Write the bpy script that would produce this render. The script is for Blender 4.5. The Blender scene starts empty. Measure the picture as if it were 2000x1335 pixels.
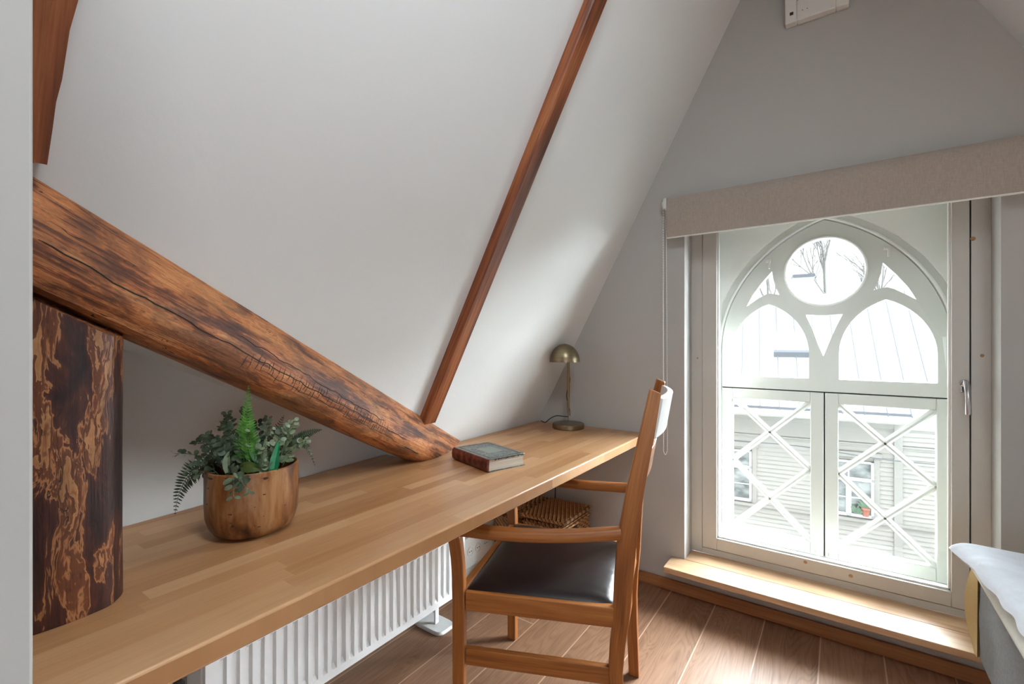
import bpy, math, random
from mathutils import Vector, Matrix, noise
C = bpy.context.scene.collection
D = bpy.data
SC = bpy.context.scene
V = Vector

# ---------------------------------------------------------------- camera
cam = D.objects.new('camera', D.cameras.new('camera')); C.objects.link(cam)
cam.data.sensor_width = 36.0
cam.data.lens = 902.0 / 2000.0 * 36.0
cam.data.clip_start = 0.02; cam.data.clip_end = 200
cam.location = (0, 0, 1.2)
cam.rotation_euler = (math.radians(90), 0, math.radians(35.36))
SC.camera = cam

# ---------------------------------------------------------------- light
world = D.worlds.new('overcast_sky'); SC.world = world
world.use_nodes = True
wt = world.node_tree; bg = wt.nodes['Background']
bg.inputs[0].default_value = (0.90, 0.955, 1.0, 1)
# overcast sky: the zenith is about three times as bright as the horizon
wg = wt.nodes.new('ShaderNodeTexCoord'); wx = wt.nodes.new('ShaderNodeSeparateXYZ'); wt.links.new(wg.outputs['Generated'], wx.inputs[0])
wm = wt.nodes.new('ShaderNodeMath'); wm.operation = 'MAXIMUM'; wt.links.new(wx.outputs[2], wm.inputs[0]); wm.inputs[1].default_value = 0.0
wa = wt.nodes.new('ShaderNodeMath'); wa.operation = 'MULTIPLY_ADD'; wt.links.new(wm.outputs[0], wa.inputs[0])
SKY = 1.1
wa.inputs[1].default_value = SKY * 3.0; wa.inputs[2].default_value = SKY
wt.links.new(wa.outputs[0], bg.inputs[1])

def aim(o, tgt):
    o.rotation_euler = (V(tgt) - o.location).to_track_quat('-Z', 'Y').to_euler()

def area_light(name, loc, tgt, sx, sy, energy, col):
    l = D.lights.new(name, 'AREA'); l.shape = 'RECTANGLE'; l.size = sx; l.size_y = sy
    l.energy = energy; l.color = col
    o = D.objects.new(name, l); C.objects.link(o); o.location = loc; aim(o, tgt); return o

sun = D.lights.new('hazy_sun', 'SUN'); sun.energy = 104.0; sun.angle = math.radians(88); sun.color = (0.84, 0.93, 1.0)
so = D.objects.new('hazy_sun', sun); C.objects.link(so); so.location = (3, 10, 8)
so.rotation_euler = V((-0.70, -1.0, -0.27)).to_track_quat('-Z', 'Y').to_euler()
# two fill lamps added to brighten the room; no windows are built there
area_light('upper_fill_light', (0.37, 0.3, 2.45), (-1.25, 0.15, 0.9), 0.4, 1.0, 29, (0.83, 0.925, 1.0))
area_light('side_fill_light', (1.05, -0.7, 0.95), (-1.4, 0.5, 0.65), 1.0, 0.6, 9, (0.83, 0.925, 1.0))

vs = SC.view_settings
vs.view_transform = 'Standard'; vs.look = 'None'; vs.exposure = 0.40; vs.gamma = 1.0; vs.use_curve_mapping = False

# ---------------------------------------------------------------- mesh helpers
class MB:
    """collects verts/faces and a grain coordinate (last component runs along the grain)"""
    def __init__(s): s.v = []; s.f = []; s.g = []; s.sm = []
    def add(s, vs_, fs, gs=None, smooth=False):
        n = len(s.v); s.v += [V(p) for p in vs_]
        s.g += [V(g) for g in (gs if gs else vs_)]
        s.f += [[i + n for i in f] for f in fs]; s.sm += [smooth] * len(fs)
    def box(s, x0, x1, y0, y1, z0, z1, axis='z'):
        ps = [(x, y, z) for z in (z0, z1) for y in (y0, y1) for x in (x0, x1)]
        fs = [(0, 2, 3, 1), (4, 5, 7, 6), (0, 1, 5, 4), (2, 6, 7, 3), (0, 4, 6, 2), (1, 3, 7, 5)]
        g = {'z': lambda p: p, 'x': lambda p: (p[1], p[2], p[0]), 'y': lambda p: (p[2], p[0], p[1])}[axis]
        s.add(ps, fs, [g(p) for p in ps]); return s
    def loft(s, rings, gr=None, caps=True, closed=True, smooth=False):
        n = len(rings[0]); vs_ = [p for r in rings for p in r]
        fs = []
        m = n if closed else n - 1
        for i in range(len(rings) - 1):
            for j in range(m):
                a = i * n + j; b = i * n + (j + 1) % n
                fs.append((a, b, b + n, a + n))
        gs = [p for r in gr for p in r] if gr else None
        s.add(vs_, fs, gs, smooth)
        if caps and closed:
            k = len(s.v) - len(vs_)
            s.f.append([k + j for j in range(n)][::-1]); s.sm.append(False)
            s.f.append([k + len(vs_) - n + j for j in range(n)]); s.sm.append(False)
        return s
    def sweep(s, path, prof, up=(0, 0, 1), smooth=False, seed=0, caps=True):
        """path: points; prof: list (or list of lists per point) of (a,b) in side/up frame"""
        path = [V(p) for p in path]; rings = []; gr = []; L = 0
        for i, p in enumerate(path):
            d = (path[min(i + 1, len(path) - 1)] - path[max(i - 1, 0)]).normalized()
            side = d.cross(V(up)).normalized(); u2 = side.cross(d).normalized()
            if i: L += (p - path[i - 1]).length
            pr = prof[i] if isinstance(prof[0], list) else prof
            rings.append([p + side * a + u2 * b for a, b in pr])
            gr.append([(a + seed, b + seed * .7, L) for a, b in pr])
        return s.loft(rings, gr, caps=caps, smooth=smooth)
    def tube(s, path, r, n=8, up=(0, 0, 1), smooth=True, caps=True):
        rs = r if isinstance(r, (list, tuple)) else [r] * len(path)
        prof = [[(rr * math.cos(2 * math.pi * k / n), rr * math.sin(2 * math.pi * k / n)) for k in range(n)] for rr in rs]
        return s.sweep(path, prof, up, smooth, caps=caps)
    def lathe(s, c, prof, n=48, smooth=True, axis=(0, 0, 1)):
        q = V((0, 0, 1)).rotation_difference(V(axis)); c = V(c)
        rings = [[c + q @ V((r * math.cos(2 * math.pi * k / n), r * math.sin(2 * math.pi * k / n), z)) for k in range(n)] for r, z in prof]
        gr = [[(r * math.cos(2 * math.pi * k / n), r * math.sin(2 * math.pi * k / n), z) for k in range(n)] for r, z in prof]
        return s.loft(rings, gr, caps=True, smooth=smooth)
    def prism(s, poly, a0, a1, plane='xy'):
        f = {'xy': lambda p, a: (p[0], p[1], a), 'xz': lambda p, a: (p[0], a, p[1]), 'yz': lambda p, a: (a, p[0], p[1])}[plane]
        return s.loft([[f(p, a0) for p in poly], [f(p, a1) for p in poly]])

ORI = {}
def build(name, mb, mat, parent=None, label=None, cat=None, group=None, kind=None, bevel=0, seg=2, sub=0, origin=None, wn=False, mesh=None):
    me = mesh
    if me is None:
        me = D.meshes.new(name)
        if parent: org = ORI[parent]
        elif origin: org = V(origin)
        else:
            xs = [v.x for v in mb.v]; ys = [v.y for v in mb.v]; zs = [v.z for v in mb.v]
            org = V(((min(xs) + max(xs)) / 2, (min(ys) + max(ys)) / 2, min(zs)))
        me.from_pydata([v - org for v in mb.v], [], mb.f)
        at = me.attributes.new('gc', 'FLOAT_VECTOR', 'POINT')
        at.data.foreach_set('vector', [c for g in mb.g for c in g])
        me.polygons.foreach_set('use_smooth', mb.sm)
        me.update()
    else:
        org = ORI[parent] if parent else V(origin or (0, 0, 0))
        me.transform(Matrix.Translation(-org))
    import bmesh
    bm = bmesh.new(); bm.from_mesh(me); bmesh.ops.recalc_face_normals(bm, faces=bm.faces); bm.to_mesh(me); bm.free()
    me.materials.append(mat); me.set_sharp_from_angle(angle=math.radians(38))
    o = D.objects.new(name, me); C.objects.link(o)
    if parent: o.parent = parent
    else: o.location = org
    ORI[o] = org
    if bevel:
        m = o.modifiers.new('bevel', 'BEVEL'); m.width = bevel; m.segments = seg; m.limit_method = 'ANGLE'; m.angle_limit = math.radians(40)
    if sub:
        m = o.modifiers.new('sub', 'SUBSURF'); m.levels = sub; m.render_levels = sub
    for k, x in (('label', label), ('category', cat), ('group', group), ('kind', kind)):
        if x: o[k] = x
    return o

def thing(name, loc, label, cat, group=None, kind=None):
    o = D.objects.new(name, None); C.objects.link(o); o.location = loc; o.empty_display_size = .05
    ORI[o] = V(loc)
    for k, x in (('label', label), ('category', cat), ('group', group), ('kind', kind)):
        if x: o[k] = x
    return o

def plate(loops, y0, y1, plane='xz'):
    """flat plate with holes from closed 2D loops, filled by a 2D curve and turned into a mesh"""
    cu = D.curves.new('tmp', 'CURVE'); cu.dimensions = '2D'; cu.fill_mode = 'BOTH'; cu.extrude = abs(y1 - y0) / 2
    for lp in loops:
        sp = cu.splines.new('POLY'); sp.points.add(len(lp) - 1)
        for i, (a, b) in enumerate(lp): sp.points[i].co = (a, b, 0, 1)
        sp.use_cyclic_u = True
    o = D.objects.new('tmp', cu); C.objects.link(o)
    dg = bpy.context.evaluated_depsgraph_get()
    me = D.meshes.new_from_object(o.evaluated_get(dg))
    D.objects.remove(o); 
    M = Matrix(((1, 0, 0, 0), (0, 0, -1, (y0 + y1) / 2), (0, 1, 0, 0), (0, 0, 0, 1)))
    me.transform(M); me.materials.clear()
    return me

def arc(cx, cz, r, a0, a1, n):
    return [(cx + r * math.cos(math.radians(a0 + (a1 - a0) * i / n)), cz + r * math.sin(math.radians(a0 + (a1 - a0) * i / n))) for i in range(n + 1)]

# ---------------------------------------------------------------- materials
class NT:
    def __init__(s, name):
        s.m = D.materials.new(name); s.m.use_nodes = True; s.t = s.m.node_tree
        s.b = s.t.nodes['Principled BSDF']; s.out = s.t.nodes['Material Output']
    def n(s, typ, ins=None, **props):
        nd = s.t.nodes.new('ShaderNode' + typ)
        for k, v in props.items(): setattr(nd, k, v)
        for k, v in (ins or {}).items():
            if isinstance(v, bpy.types.NodeSocket): s.t.links.new(v, nd.inputs[k])
            else: nd.inputs[k].default_value = v
        return nd
    def math(s, op, a, b=0.0, c=0.0):
        nd = s.n('Math', {0: a, 1: b, 2: c}, operation=op); return nd.outputs[0]
    def ramp(s, fac, stops, interp='LINEAR'):
        nd = s.n('ValToRGB', {0: fac}); cr = nd.color_ramp; cr.interpolation = interp
        while len(cr.elements) < len(stops): cr.elements.new(0.5)
        for e, (p, c) in zip(cr.elements, stops): e.position = p; e.color = (*c, 1) if len(c) == 3 else c
        return nd.outputs[0]
    def noise(s, vec, scale, detail=3, rough=.5, dist=0):
        return s.n('TexNoise', {'Vector': vec, 'Scale': scale, 'Detail': detail, 'Roughness': rough, 'Distortion': dist}).outputs['Fac']
    def vmul(s, vec, k): return s.n('VectorMath', {0: vec, 1: k}, operation='MULTIPLY').outputs[0]
    def vadd(s, vec, k): return s.n('VectorMath', {0: vec, 1: k}, operation='ADD').outputs[0]
    def mix(s, fac, a, b, typ='MIX'):
        nd = s.n('Mix', data_type='RGBA', blend_type=typ)
        for sock, v in ((nd.inputs[0], fac), (nd.inputs[6], a), (nd.inputs[7], b)):
            if isinstance(v, bpy.types.NodeSocket): s.t.links.new(v, sock)
            else: sock.default_value = v if not isinstance(v, tuple) or len(v) == 4 else (*v, 1)
        return nd.outputs[2]
    def set(s, **k):
        for kk, v in k.items():
            sock = s.b.inputs[kk.replace('_', ' ')]
            if isinstance(v, bpy.types.NodeSocket): s.t.links.new(v, sock)
            else: sock.default_value = (*v, 1) if isinstance(v, tuple) and len(v) == 3 else v
        return s
    def bump(s, h, strength=.3, dist=.002):
        b = s.n('Bump', {'Height': h, 'Strength': strength, 'Distance': dist}); s.t.links.new(b.outputs[0], s.b.inputs['Normal']); return s
    def obj(s): return s.n('TexCoord').outputs['Object']
    def gc(s): return s.n('Attribute', attribute_name='gc').outputs['Vector']

def simple(name, col, rough=.5, metal=0, bump=0, bscale=200, spec=.5, vary=0):
    t = NT(name)
    if vary:
        c2 = tuple(c * (1 - vary) for c in col)
        cc = t.ramp(t.noise(t.obj(), 6, 3), [(.3, c2), (.7, col)]); t.set(Base_Color=cc)
    else: t.set(Base_Color=col)
    t.set(Roughness=rough, Metallic=metal); t.b.inputs['Specular IOR Level'].default_value = spec
    if bump: t.bump(t.noise(t.obj(), bscale, 2), bump, .001)
    return t.m

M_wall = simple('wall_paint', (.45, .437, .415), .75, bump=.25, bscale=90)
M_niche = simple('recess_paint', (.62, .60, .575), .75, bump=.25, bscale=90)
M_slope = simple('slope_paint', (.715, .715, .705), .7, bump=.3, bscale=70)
M_white = simple('white_paint', (.80, .79, .76), .35)
M_sash = simple('off_white_window_paint', (.58, .55, .505), .4, bump=.08, bscale=60)
M_board = simple('white_plaster_board', (.92, .93, .89), .5)
M_bead = simple('white_putty_bead', (.93, .93, .90), .4)
M_outwin = simple('pale_window_paint', (.70, .715, .67), .45)
M_rad = simple('radiator_enamel', (.88, .88, .87), .3)
M_black = simple('black_rubber', (.015, .013, .012), .5)
M_chrome = simple('chrome', (.55, .54, .56), .15, 1)
M_steel = simple('painted_hinge', (.62, .60, .57), .35)
M_gap = simple('dark_gasket', (.03, .025, .02), .8)
M_plastic = simple('white_plastic', (.7, .68, .64), .4)
M_linen = None

def wood(name, dark, mid, light, scale=1.0, rough=.42, fine=1.0):
    t = NT(name); g = t.gc()
    big = t.noise(t.vmul(g, (14 * scale, 14 * scale, 1.2 * scale)), 1.0, 3, .5, 1.2)
    fn = t.noise(t.vmul(g, (170 * scale, 170 * scale, 5 * scale)), 1.0, 3, .6)
    f = t.math('ADD', t.math('MULTIPLY', big, .62), t.math('MULTIPLY', fn, .38 * fine))
    t.set(Base_Color=t.ramp(f, [(.34, dark), (.5, mid), (.68, light)]), Roughness=rough)
    t.bump(fn, .12, .001)
    return t.m
M_oak = wood('chair_oak', (.20, .058, .010), (.33, .108, .022), (.46, .18, .045))
M_trim = wood('oak_trim', (.26, .10, .035), (.38, .165, .065), (.48, .24, .10))
M_sill = wood('sill_oak', (.46, .26, .135), (.58, .37, .215), (.66, .45, .28), 1.0, .40)
M_lath = wood('stained_lath', (.05, .012, .005), (.24, .065, .02), (.42, .15, .05), 1.0, .45)

def log_mat(name, stops, sc=1.0, crack=True, rough=.38, dark=(.02, .008, .006), mott=.5, streakw=.2):
    """peeled and stained log: warped contour patches, streaks, blotches and cracks along the grain"""
    t = NT(name); g = t.gc()
    wob = t.n('TexNoise', {'Vector': t.vmul(g, (22, 22, 9)), 'Scale': 1.0, 'Detail': 3}).outputs['Color']
    g2 = t.vadd(g, t.vmul(wob, (.045, .045, .10)))
    patch = t.noise(t.vmul(g2, (30 * sc, 30 * sc, 5.5 * sc)), 1.0, 5, .6, .5)
    streak = t.noise(t.vmul(g, (170, 170, 6)), 1.0, 5, .65)
    f = t.math('ADD', t.math('MULTIPLY', patch, 1 - streakw), t.math('MULTIPLY', streak, streakw))
    col = t.ramp(f, stops)
    blot = t.noise(t.vmul(g, (16, 16, 6)), 1.0, 4, .6, 1.0)
    col = t.mix(t.math('MULTIPLY', t.ramp(blot, [(.46, (0, 0, 0)), (.62, (1, 1, 1))]), mott), col, dark)
    sp = t.noise(t.vmul(g, (150, 150, 60)), 1.0, 3, .6)
    col = t.mix(t.math('MULTIPLY', t.ramp(sp, [(.58, (0, 0, 0)), (.70, (1, 1, 1))]), .5), col, dark)
    if crack:
        cr = t.noise(t.vmul(g2, (48, 48, 1.8)), 1.0, 2, .5)
        line = t.math('LESS_THAN', t.math('ABSOLUTE', t.math('SUBTRACT', cr, .5)), .004)
        gate = t.math('GREATER_THAN', t.noise(t.vmul(g, (6, 6, 2)), 1.0, 1), .52)
        col = t.mix(t.math('MULTIPLY', line, gate), col, (.012, .006, .004))
    t.set(Base_Color=col, Roughness=rough)
    t.bump(t.math('ADD', f, t.math('MULTIPLY', streak, .3)), .5, .006)
    return t.m
M_post = log_mat('peeled_log_dark', [(.36, (.012, .005, .005)), (.46, (.04, .011, .008)), (.517, (.08, .020, .010)), (.525, (.40, .175, .068)), (.540, (.34, .13, .045)), (.547, (.15, .042, .015)), (.592, (.11, .029, .011)), (.598, (.44, .21, .085)), (.66, (.30, .11, .036)), (.74, (.18, .055, .02))], .72, True, .45, (.02, .007, .006), .35, .10)
M_beam = log_mat('weathered_log', [(.36, (.04, .013, .008)), (.44, (.14, .040, .014)), (.475, (.29, .085, .024)), (.50, (.48, .175, .055)), (.53, (.34, .105, .032)), (.565, (.56, .24, .085)), (.62, (.40, .14, .043)), (.70, (.50, .21, .072))], .7, True, .52, (.045, .02, .015), .6, .30)

def planks(name, w, L, cols, seam, seamw, axis, rough, fine, grain_amt=.5, cathedral=0.0, bevel_bump=.3, spec=.5):
    """boards along Y (axis='y'), width w, length L"""
    t = NT(name); sx = t.n('SeparateXYZ', {0: t.n('NewGeometry').outputs['Position']})
    A, B = (sx.outputs[1], sx.outputs[0]) if axis == 'y' else (sx.outputs[0], sx.outputs[1])
    rb = t.math('DIVIDE', t.math('ADD', B, 20.063), w); row = t.math('FLOOR', rb); fb = t.math('FRACT', rb)
    off = t.n('TexWhiteNoise', {'W': row}, noise_dimensions='1D').outputs['Value']
    ra = t.math('ADD', t.math('DIVIDE', t.math('ADD', A, 20.0), L), t.math('MULTIPLY', off, 7.3)); cell = t.math('FLOOR', ra); fa = t.math('FRACT', ra)
    idv = t.n('TexWhiteNoise', {'Vector': t.n('CombineXYZ', {0: row, 1: cell, 2: 0.0}).outputs[0]}, noise_dimensions='3D')
    idn = idv.outputs['Value']
    gv = t.n('CombineXYZ', {0: t.math('ADD', B, t.math('MULTIPLY', idn, 31.0)), 1: A, 2: t.math('MULTIPLY', idn, 17.0)}).outputs[0]
    fn = t.noise(t.vmul(gv, (fine, fine * .035, 1.0)), 1.0, 4, .6)
    mid = t.noise(t.vmul(gv, (22, 1.6, 1.0)), 1.0, 3, .5, 1.0)
    f = t.math('ADD', t.math('MULTIPLY', idn, 1 - grain_amt), t.math('MULTIPLY', t.math('ADD', t.math('MULTIPLY', fn, .5), t.math('MULTIPLY', mid, .5)), grain_amt))
    if cathedral:
        n1 = t.noise(t.vmul(gv, (9, 1.1, 1.0)), 1.0, 2, .5, 1.1)
        rings = t.math('ABSOLUTE', t.math('SINE', t.math('MULTIPLY', n1, 55.0)))
        rg = t.math('MULTIPLY', t.math('POWER', rings, 4.0), -cathedral)
        f = t.math('ADD', f, rg)
    col = t.ramp(f, cols)
    e = t.math('MINIMUM', fb, t.math('SUBTRACT', 1.0, fb)); e2 = t.math('MULTIPLY', t.math('MINIMUM', fa, t.math('SUBTRACT', 1.0, fa)), L / w)
    sm = t.math('LESS_THAN', t.math('MINIMUM', e, e2), seamw / w)
    if seam: col = t.mix(t.math('MULTIPLY', sm, .75), col, seam)
    t.set(Base_Color=col, Roughness=rough); t.b.inputs['Specular IOR Level'].default_value = spec
    t.bump(t.math('SUBTRACT', fn, t.math('MULTIPLY', sm, 1.0)), bevel_bump, .0008)
    return t.m
M_desk = planks('butcher_block_oak', .042, .42, [(.22, (.34, .155, .06)), (.42, (.455, .23, .10)), (.60, (.53, .29, .14)), (.85, (.62, .385, .21))], None, .0005, 'y', .35, 260, .60, .0, .08)
M_floor = planks('oak_floor', .2, 2.4, [(.15, (.15, .066, .031)), (.36, (.25, .128, .070)), (.55, (.33, .18, .106)), (.8, (.40, .24, .15))], (.62, .41, .28), .0024, 'y', .48, 200, .75, .12, .25)  # pale seam colour paints in the highlights along the board bevels

def leather():
    t = NT('black_leather'); v = t.n('TexVoronoi', {'Vector': t.obj(), 'Scale': 260.0}).outputs['Distance']
    t.set(Base_Color=(.016, .009, .008), Roughness=.36); t.b.inputs['Specular IOR Level'].default_value = .42
    t.bump(v, .12, .0006); return t.m
M_leather = leather()

def brass():
    t = NT('brushed_antique_brass'); g = t.gc()
    n = t.noise(t.vmul(g, (10, 10, 400)), 1.0, 2)
    t.set(Base_Color=t.ramp(n, [(.3, (.24, .19, .115)), (.7, (.35, .285, .18))]), Metallic=1.0, Roughness=.34)
    return t.m
M_brass = brass()

def fabric(name, col, sc=500, vary=.25, rough=.9):
    t = NT(name); o = t.gc()
    w1 = t.noise(t.vmul(o, (sc, sc, sc * .12)), 1.0, 2); w2 = t.noise(t.vmul(o, (sc * .12, sc * .12, sc)), 1.0, 2)
    f = t.math('MULTIPLY', t.math('ADD', w1, w2), .5)
    t.set(Base_Color=t.ramp(f, [(.35, tuple(c * (1 - vary) for c in col)), (.65, col)]), Roughness=rough)
    t.bump(f, .25, .001); return t.m
M_linen = fabric('taupe_blind_fabric', (.42, .355, .305), 420, .2)
M_greyfab = fabric('grey_bed_fabric', (.20, .205, .215), 600, .35)
M_topper = fabric('cream_topper', (.62, .60, .53), 500, .1)
M_yellow = fabric('yellow_cloth', (.66, .50, .24), 500, .1)
M_duvet = fabric('white_duvet_cotton', (.74, .77, .83), 300, .06)

def potmat():
    t = NT('distressed_wood_pot'); o = t.gc()
    n = t.noise(t.vmul(o, (16, 16, 5)), 1.0, 5, .6, .8); f2 = t.noise(t.vmul(o, (60, 60, 8)), 1.0, 4, .6)
    col = t.ramp(t.math('ADD', t.math('MULTIPLY', n, .7), t.math('MULTIPLY', f2, .3)), [(.38, (.045, .014, .004)), (.46, (.14, .048, .013)), (.53, (.25, .098, .030)), (.64, (.38, .19, .08))])
    nick = t.noise(t.vmul(o, (34, 34, 95)), 1.0, 2); nk = t.math('GREATER_THAN', nick, .70)
    col = t.mix(nk, col, (.05, .018, .008))
    t.set(Base_Color=col, Roughness=.36); t.bump(t.math('SUBTRACT', f2, t.math('MULTIPLY', nk, 1.5)), .4, .002)
    return t.m
M_pot = potmat()

def leafmat(name, c1, c2, rough=.5):
    t = NT(name); t.set(Base_Color=t.ramp(t.noise(t.obj(), 45, 2), [(.35, c1), (.65, c2)]), Roughness=rough)
    return t.m
M_fern = leafmat('bright_fern', (.05, .20, .025), (.16, .42, .07))
M_darkfern = leafmat('dark_fern', (.012, .03, .012), (.03, .06, .025))
M_euca = leafmat('eucalyptus_leaf', (.045, .07, .038), (.13, .17, .095))
M_euca2 = leafmat('pale_sage_leaf', (.15, .20, .11), (.30, .36, .22))
M_blade = leafmat('glossy_green_blade', (.03, .22, .02), (.06, .33, .04), .35)
M_teal = leafmat('teal_green_leaf', (.02, .24, .10), (.04, .34, .15), .35)
M_olive = leafmat('olive_leaf', (.09, .13, .03), (.14, .19, .05), .45)
M_brownfern = leafmat('brown_fern', (.035, .02, .015), (.07, .045, .03))
M_soil = simple('dark_moss', (.012, .012, .008), .95)

def wicker():
    t = NT('woven_wicker'); o = t.n('NewGeometry').outputs['Position']; s = t.n('SeparateXYZ', {0: o})
    a = t.math('ADD', s.outputs[0], t.math('MULTIPLY', s.outputs[2], 1.0)); b = t.math('ADD', s.outputs[1], 0.0)
    ra = t.math('FLOOR', t.math('MULTIPLY', a, 85.0))
    fa = t.math('SINE', t.math('MULTIPLY', a, 85 * 2 * math.pi))
    ph = t.math('MULTIPLY', t.math('MODULO', ra, 2.0), math.pi)
    wv = t.math('SINE', t.math('ADD', t.math('MULTIPLY', b, 150.0), ph))
    f = t.math('ADD', t.math('MULTIPLY', wv, .3), t.math('MULTIPLY', fa, .22)); f = t.math('ADD', f, .5)
    f = t.math('ADD', t.math('MULTIPLY', f, .75), t.math('MULTIPLY', t.noise(t.vmul(o, (40, 40, 40)), 1.0, 3), .25))
    t.set(Base_Color=t.ramp(f, [(.2, (.10, .035, .010)), (.5, (.40, .18, .06)), (.8, (.62, .36, .15))]), Roughness=.5)
    t.bump(f, .9, .006); return t.m
M_wicker = wicker()

def bookmat():
    t = NT('marbled_book_cover'); o = t.gc()
    n = t.noise(t.vmul(o, (60, 60, 60)), 1.0, 5, .7, 1.5)
    t.set(Base_Color=t.ramp(n, [(.35, (.03, .03, .028)), (.5, (.10, .115, .105)), (.65, (.26, .28, .25))]), Roughness=.38); return t.m
M_bookcover = bookmat()
M_bookpanel = simple('faded_book_panel', (.27, .30, .27), .4, vary=.35)
M_bookline = simple('black_book_rule', (.015, .015, .015), .4)
def spinemat():
    t = NT('red_leather_spine'); o = t.gc(); n = t.noise(t.vmul(o, (50, 50, 50)), 1.0, 4)
    t.set(Base_Color=t.ramp(n, [(.35, (.035, .008, .006)), (.6, (.16, .025, .014)), (.8, (.30, .07, .04))]), Roughness=.35); return t.m
M_spine = spinemat()
def pagemat():
    t = NT('book_pages'); o = t.gc(); n = t.noise(t.vmul(o, (4, 4, 700)), 1.0, 2)
    t.set(Base_Color=t.ramp(n, [(.35, (.30, .24, .19)), (.65, (.55, .47, .38))]), Roughness=.8); return t.m
M_pages = pagemat()

def glass(name, tint=(.985, .992, .987)):
    t = NT(name); nt = t.t
    tr = t.n('BsdfTransparent', {0: (*tint, 1)}); gl = t.n('BsdfGlossy', {'Color': (1, 1, 1, 1), 'Roughness': .0})
    fr = t.n('Fresnel', {'IOR': 1.45}); ff = t.math('MULTIPLY', fr.outputs[0], t.math('SUBTRACT', 1.0, t.n('NewGeometry').outputs['Backfacing'])); mx = t.n('MixShader', {0: ff, 1: tr.outputs[0], 2: gl.outputs[0]})
    nt.links.new(mx.outputs[0], t.out.inputs[0]); nt.nodes.remove(t.b); return t.m
M_glass = glass('window_glass')
M_siding = simple('white_clapboard', (.37, .357, .328), .7)
M_housetrim = simple('house_trim_paint', (.33, .32, .295), .6)
M_roofmetal = simple('pale_metal_roof', (.50, .505, .51), .5)
M_seam = simple('roof_seam_grey', (.16, .17, .18), .5)
M_gutter = simple('grey_gutter', (.13, .14, .16), .5)
M_houseframe = simple('bright_white_frame', (.62, .63, .64), .5)
def farglass():
    t = NT('far_window_glass'); n = t.noise(t.vmul(t.n('NewGeometry').outputs['Position'], (3, 3, 5)), 1.0, 3)
    t.set(Base_Color=t.ramp(n, [(.35, (.10, .11, .11)), (.65, (.32, .34, .33))]), Roughness=.15); return t.m
M_farglass = farglass()
M_bark = simple('pale_grey_bark', (.11, .105, .10), .9)
M_terracotta = simple('red_flower_pot', (.42, .17, .12), .6)
M_potplant = simple('window_plant_green', (.13, .21, .14), .6)
M_ground = simple('street_ground', (.35, .35, .34), .9)
M_knot = simple('bare_wood_knot', (.36, .21, .10), .6)

# ================================================================= THE ROOM
K = .535; X0 = -1.425; Z0 = .745
def sx(z): return X0 + K * (z - Z0)          # left roof slope
ZA = Z0 + (-.07 - X0) / K                     # apex height
YE = 2.277                                    # end wall

floor = build('floor', MB().box(-1.75, 1.75, -2.7, 2.42, -.06, 0), M_floor, kind='structure', origin=(0, 0, 0))

# beam axis along the left slope (needed for the edge of the slope)
B0 = V((sx(1.449), .159, 1.449)); BD = V((K * -.4975, 1.0, -.4975)).normalized()
BN = V((1, 0, -K)).normalized(); BE = BN.cross(BD).normalized()
if BE.z < 0: BE = -BE
def bp(s, u, v): return B0 + BD * s - BE * u + BN * v

# left slope: plane with the recess under the beam cut out
def on_beam(y, u=.075):
    s = (y - B0.y + BE.y * u) / BD.y; p = bp(s, u, 0); return p
pe = on_beam(1.24); pm = on_beam(-.12)
poly = [(-2.7, 0.30), (-2.7, ZA), (YE + .02, ZA), (YE + .02, .56), (1.24, .56), (1.24, pe.z), (-.12, pm.z), (-.12, .30)]
mb = MB()
mb.loft([[V((sx(z), y, z)) for y, z in poly], [V((sx(z), y, z)) - BN * .09 for y, z in poly]])
build('wall_left', mb, M_slope, kind='structure', origin=(sx(1.4), .5, .3))
# right slope
mb = MB()
def rx(z): return -.14 - sx(z)
pr = [(-2.7, .2), (-2.7, ZA), (YE + .02, ZA), (YE + .02, .2)]
mb.loft([[V((rx(z), y, z)) for y, z in pr], [V((rx(z) + .08, y, z + .04)) for y, z in pr]])
build('wall_right', mb, M_slope, kind='structure', origin=(1.2, 0, .2))
# recess under the beam: slanting back wall, little soffit, jog
fp = [(-1.418, -.12), (-1.505, 1.236), (-1.62, 1.236), (-1.62, -.12)]
mb = MB().prism(fp, 0.0, 1.40)
nz = lambda y: 1.18 - .474 * (y - .37)
nx = lambda y: -1.418 - .0642 * (y + .12)
top = []
lo = []; 
for y in (-.12, 1.24):
    q = on_beam(y, .10) + BN * .01
    lo.append([V((nx(y) - .02, y, nz(y))), q, q + V((0, 0, .03)), V((nx(y) - .02, y, nz(y) + .03))])
mb.loft(lo)
mb.prism([(-1.62, .0), (-1.50, 0), (-1.50, .60), (sx(.72) - .003, .72), (sx(pe.z) - .003, pe.z), (-1.62, pe.z)], 1.236, 1.30, 'xz')
mb.box(-1.62, -1.50, 1.30, 2.40, 0, .62)
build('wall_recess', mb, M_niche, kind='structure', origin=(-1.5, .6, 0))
# light partition at the left edge of the view
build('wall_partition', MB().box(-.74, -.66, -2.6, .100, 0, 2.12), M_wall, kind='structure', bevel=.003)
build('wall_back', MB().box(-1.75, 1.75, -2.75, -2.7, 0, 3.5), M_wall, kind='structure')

# end wall with the window opening
WX0, WX1, WZ0, WZ1 = -.605, .454, .13, 1.89
outer = [(-1.72, 0), (1.72, 0), (1.72, .35), (-.07, ZA + .12), (-1.72, .35)]
hole = [(WX0, WZ0), (WX1, WZ0), (WX1, WZ1), (WX0, WZ1)]
build('wall_end', None, M_wall, kind='structure', mesh=plate([outer, hole], YE, 2.62), origin=(0, YE, 0))

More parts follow.
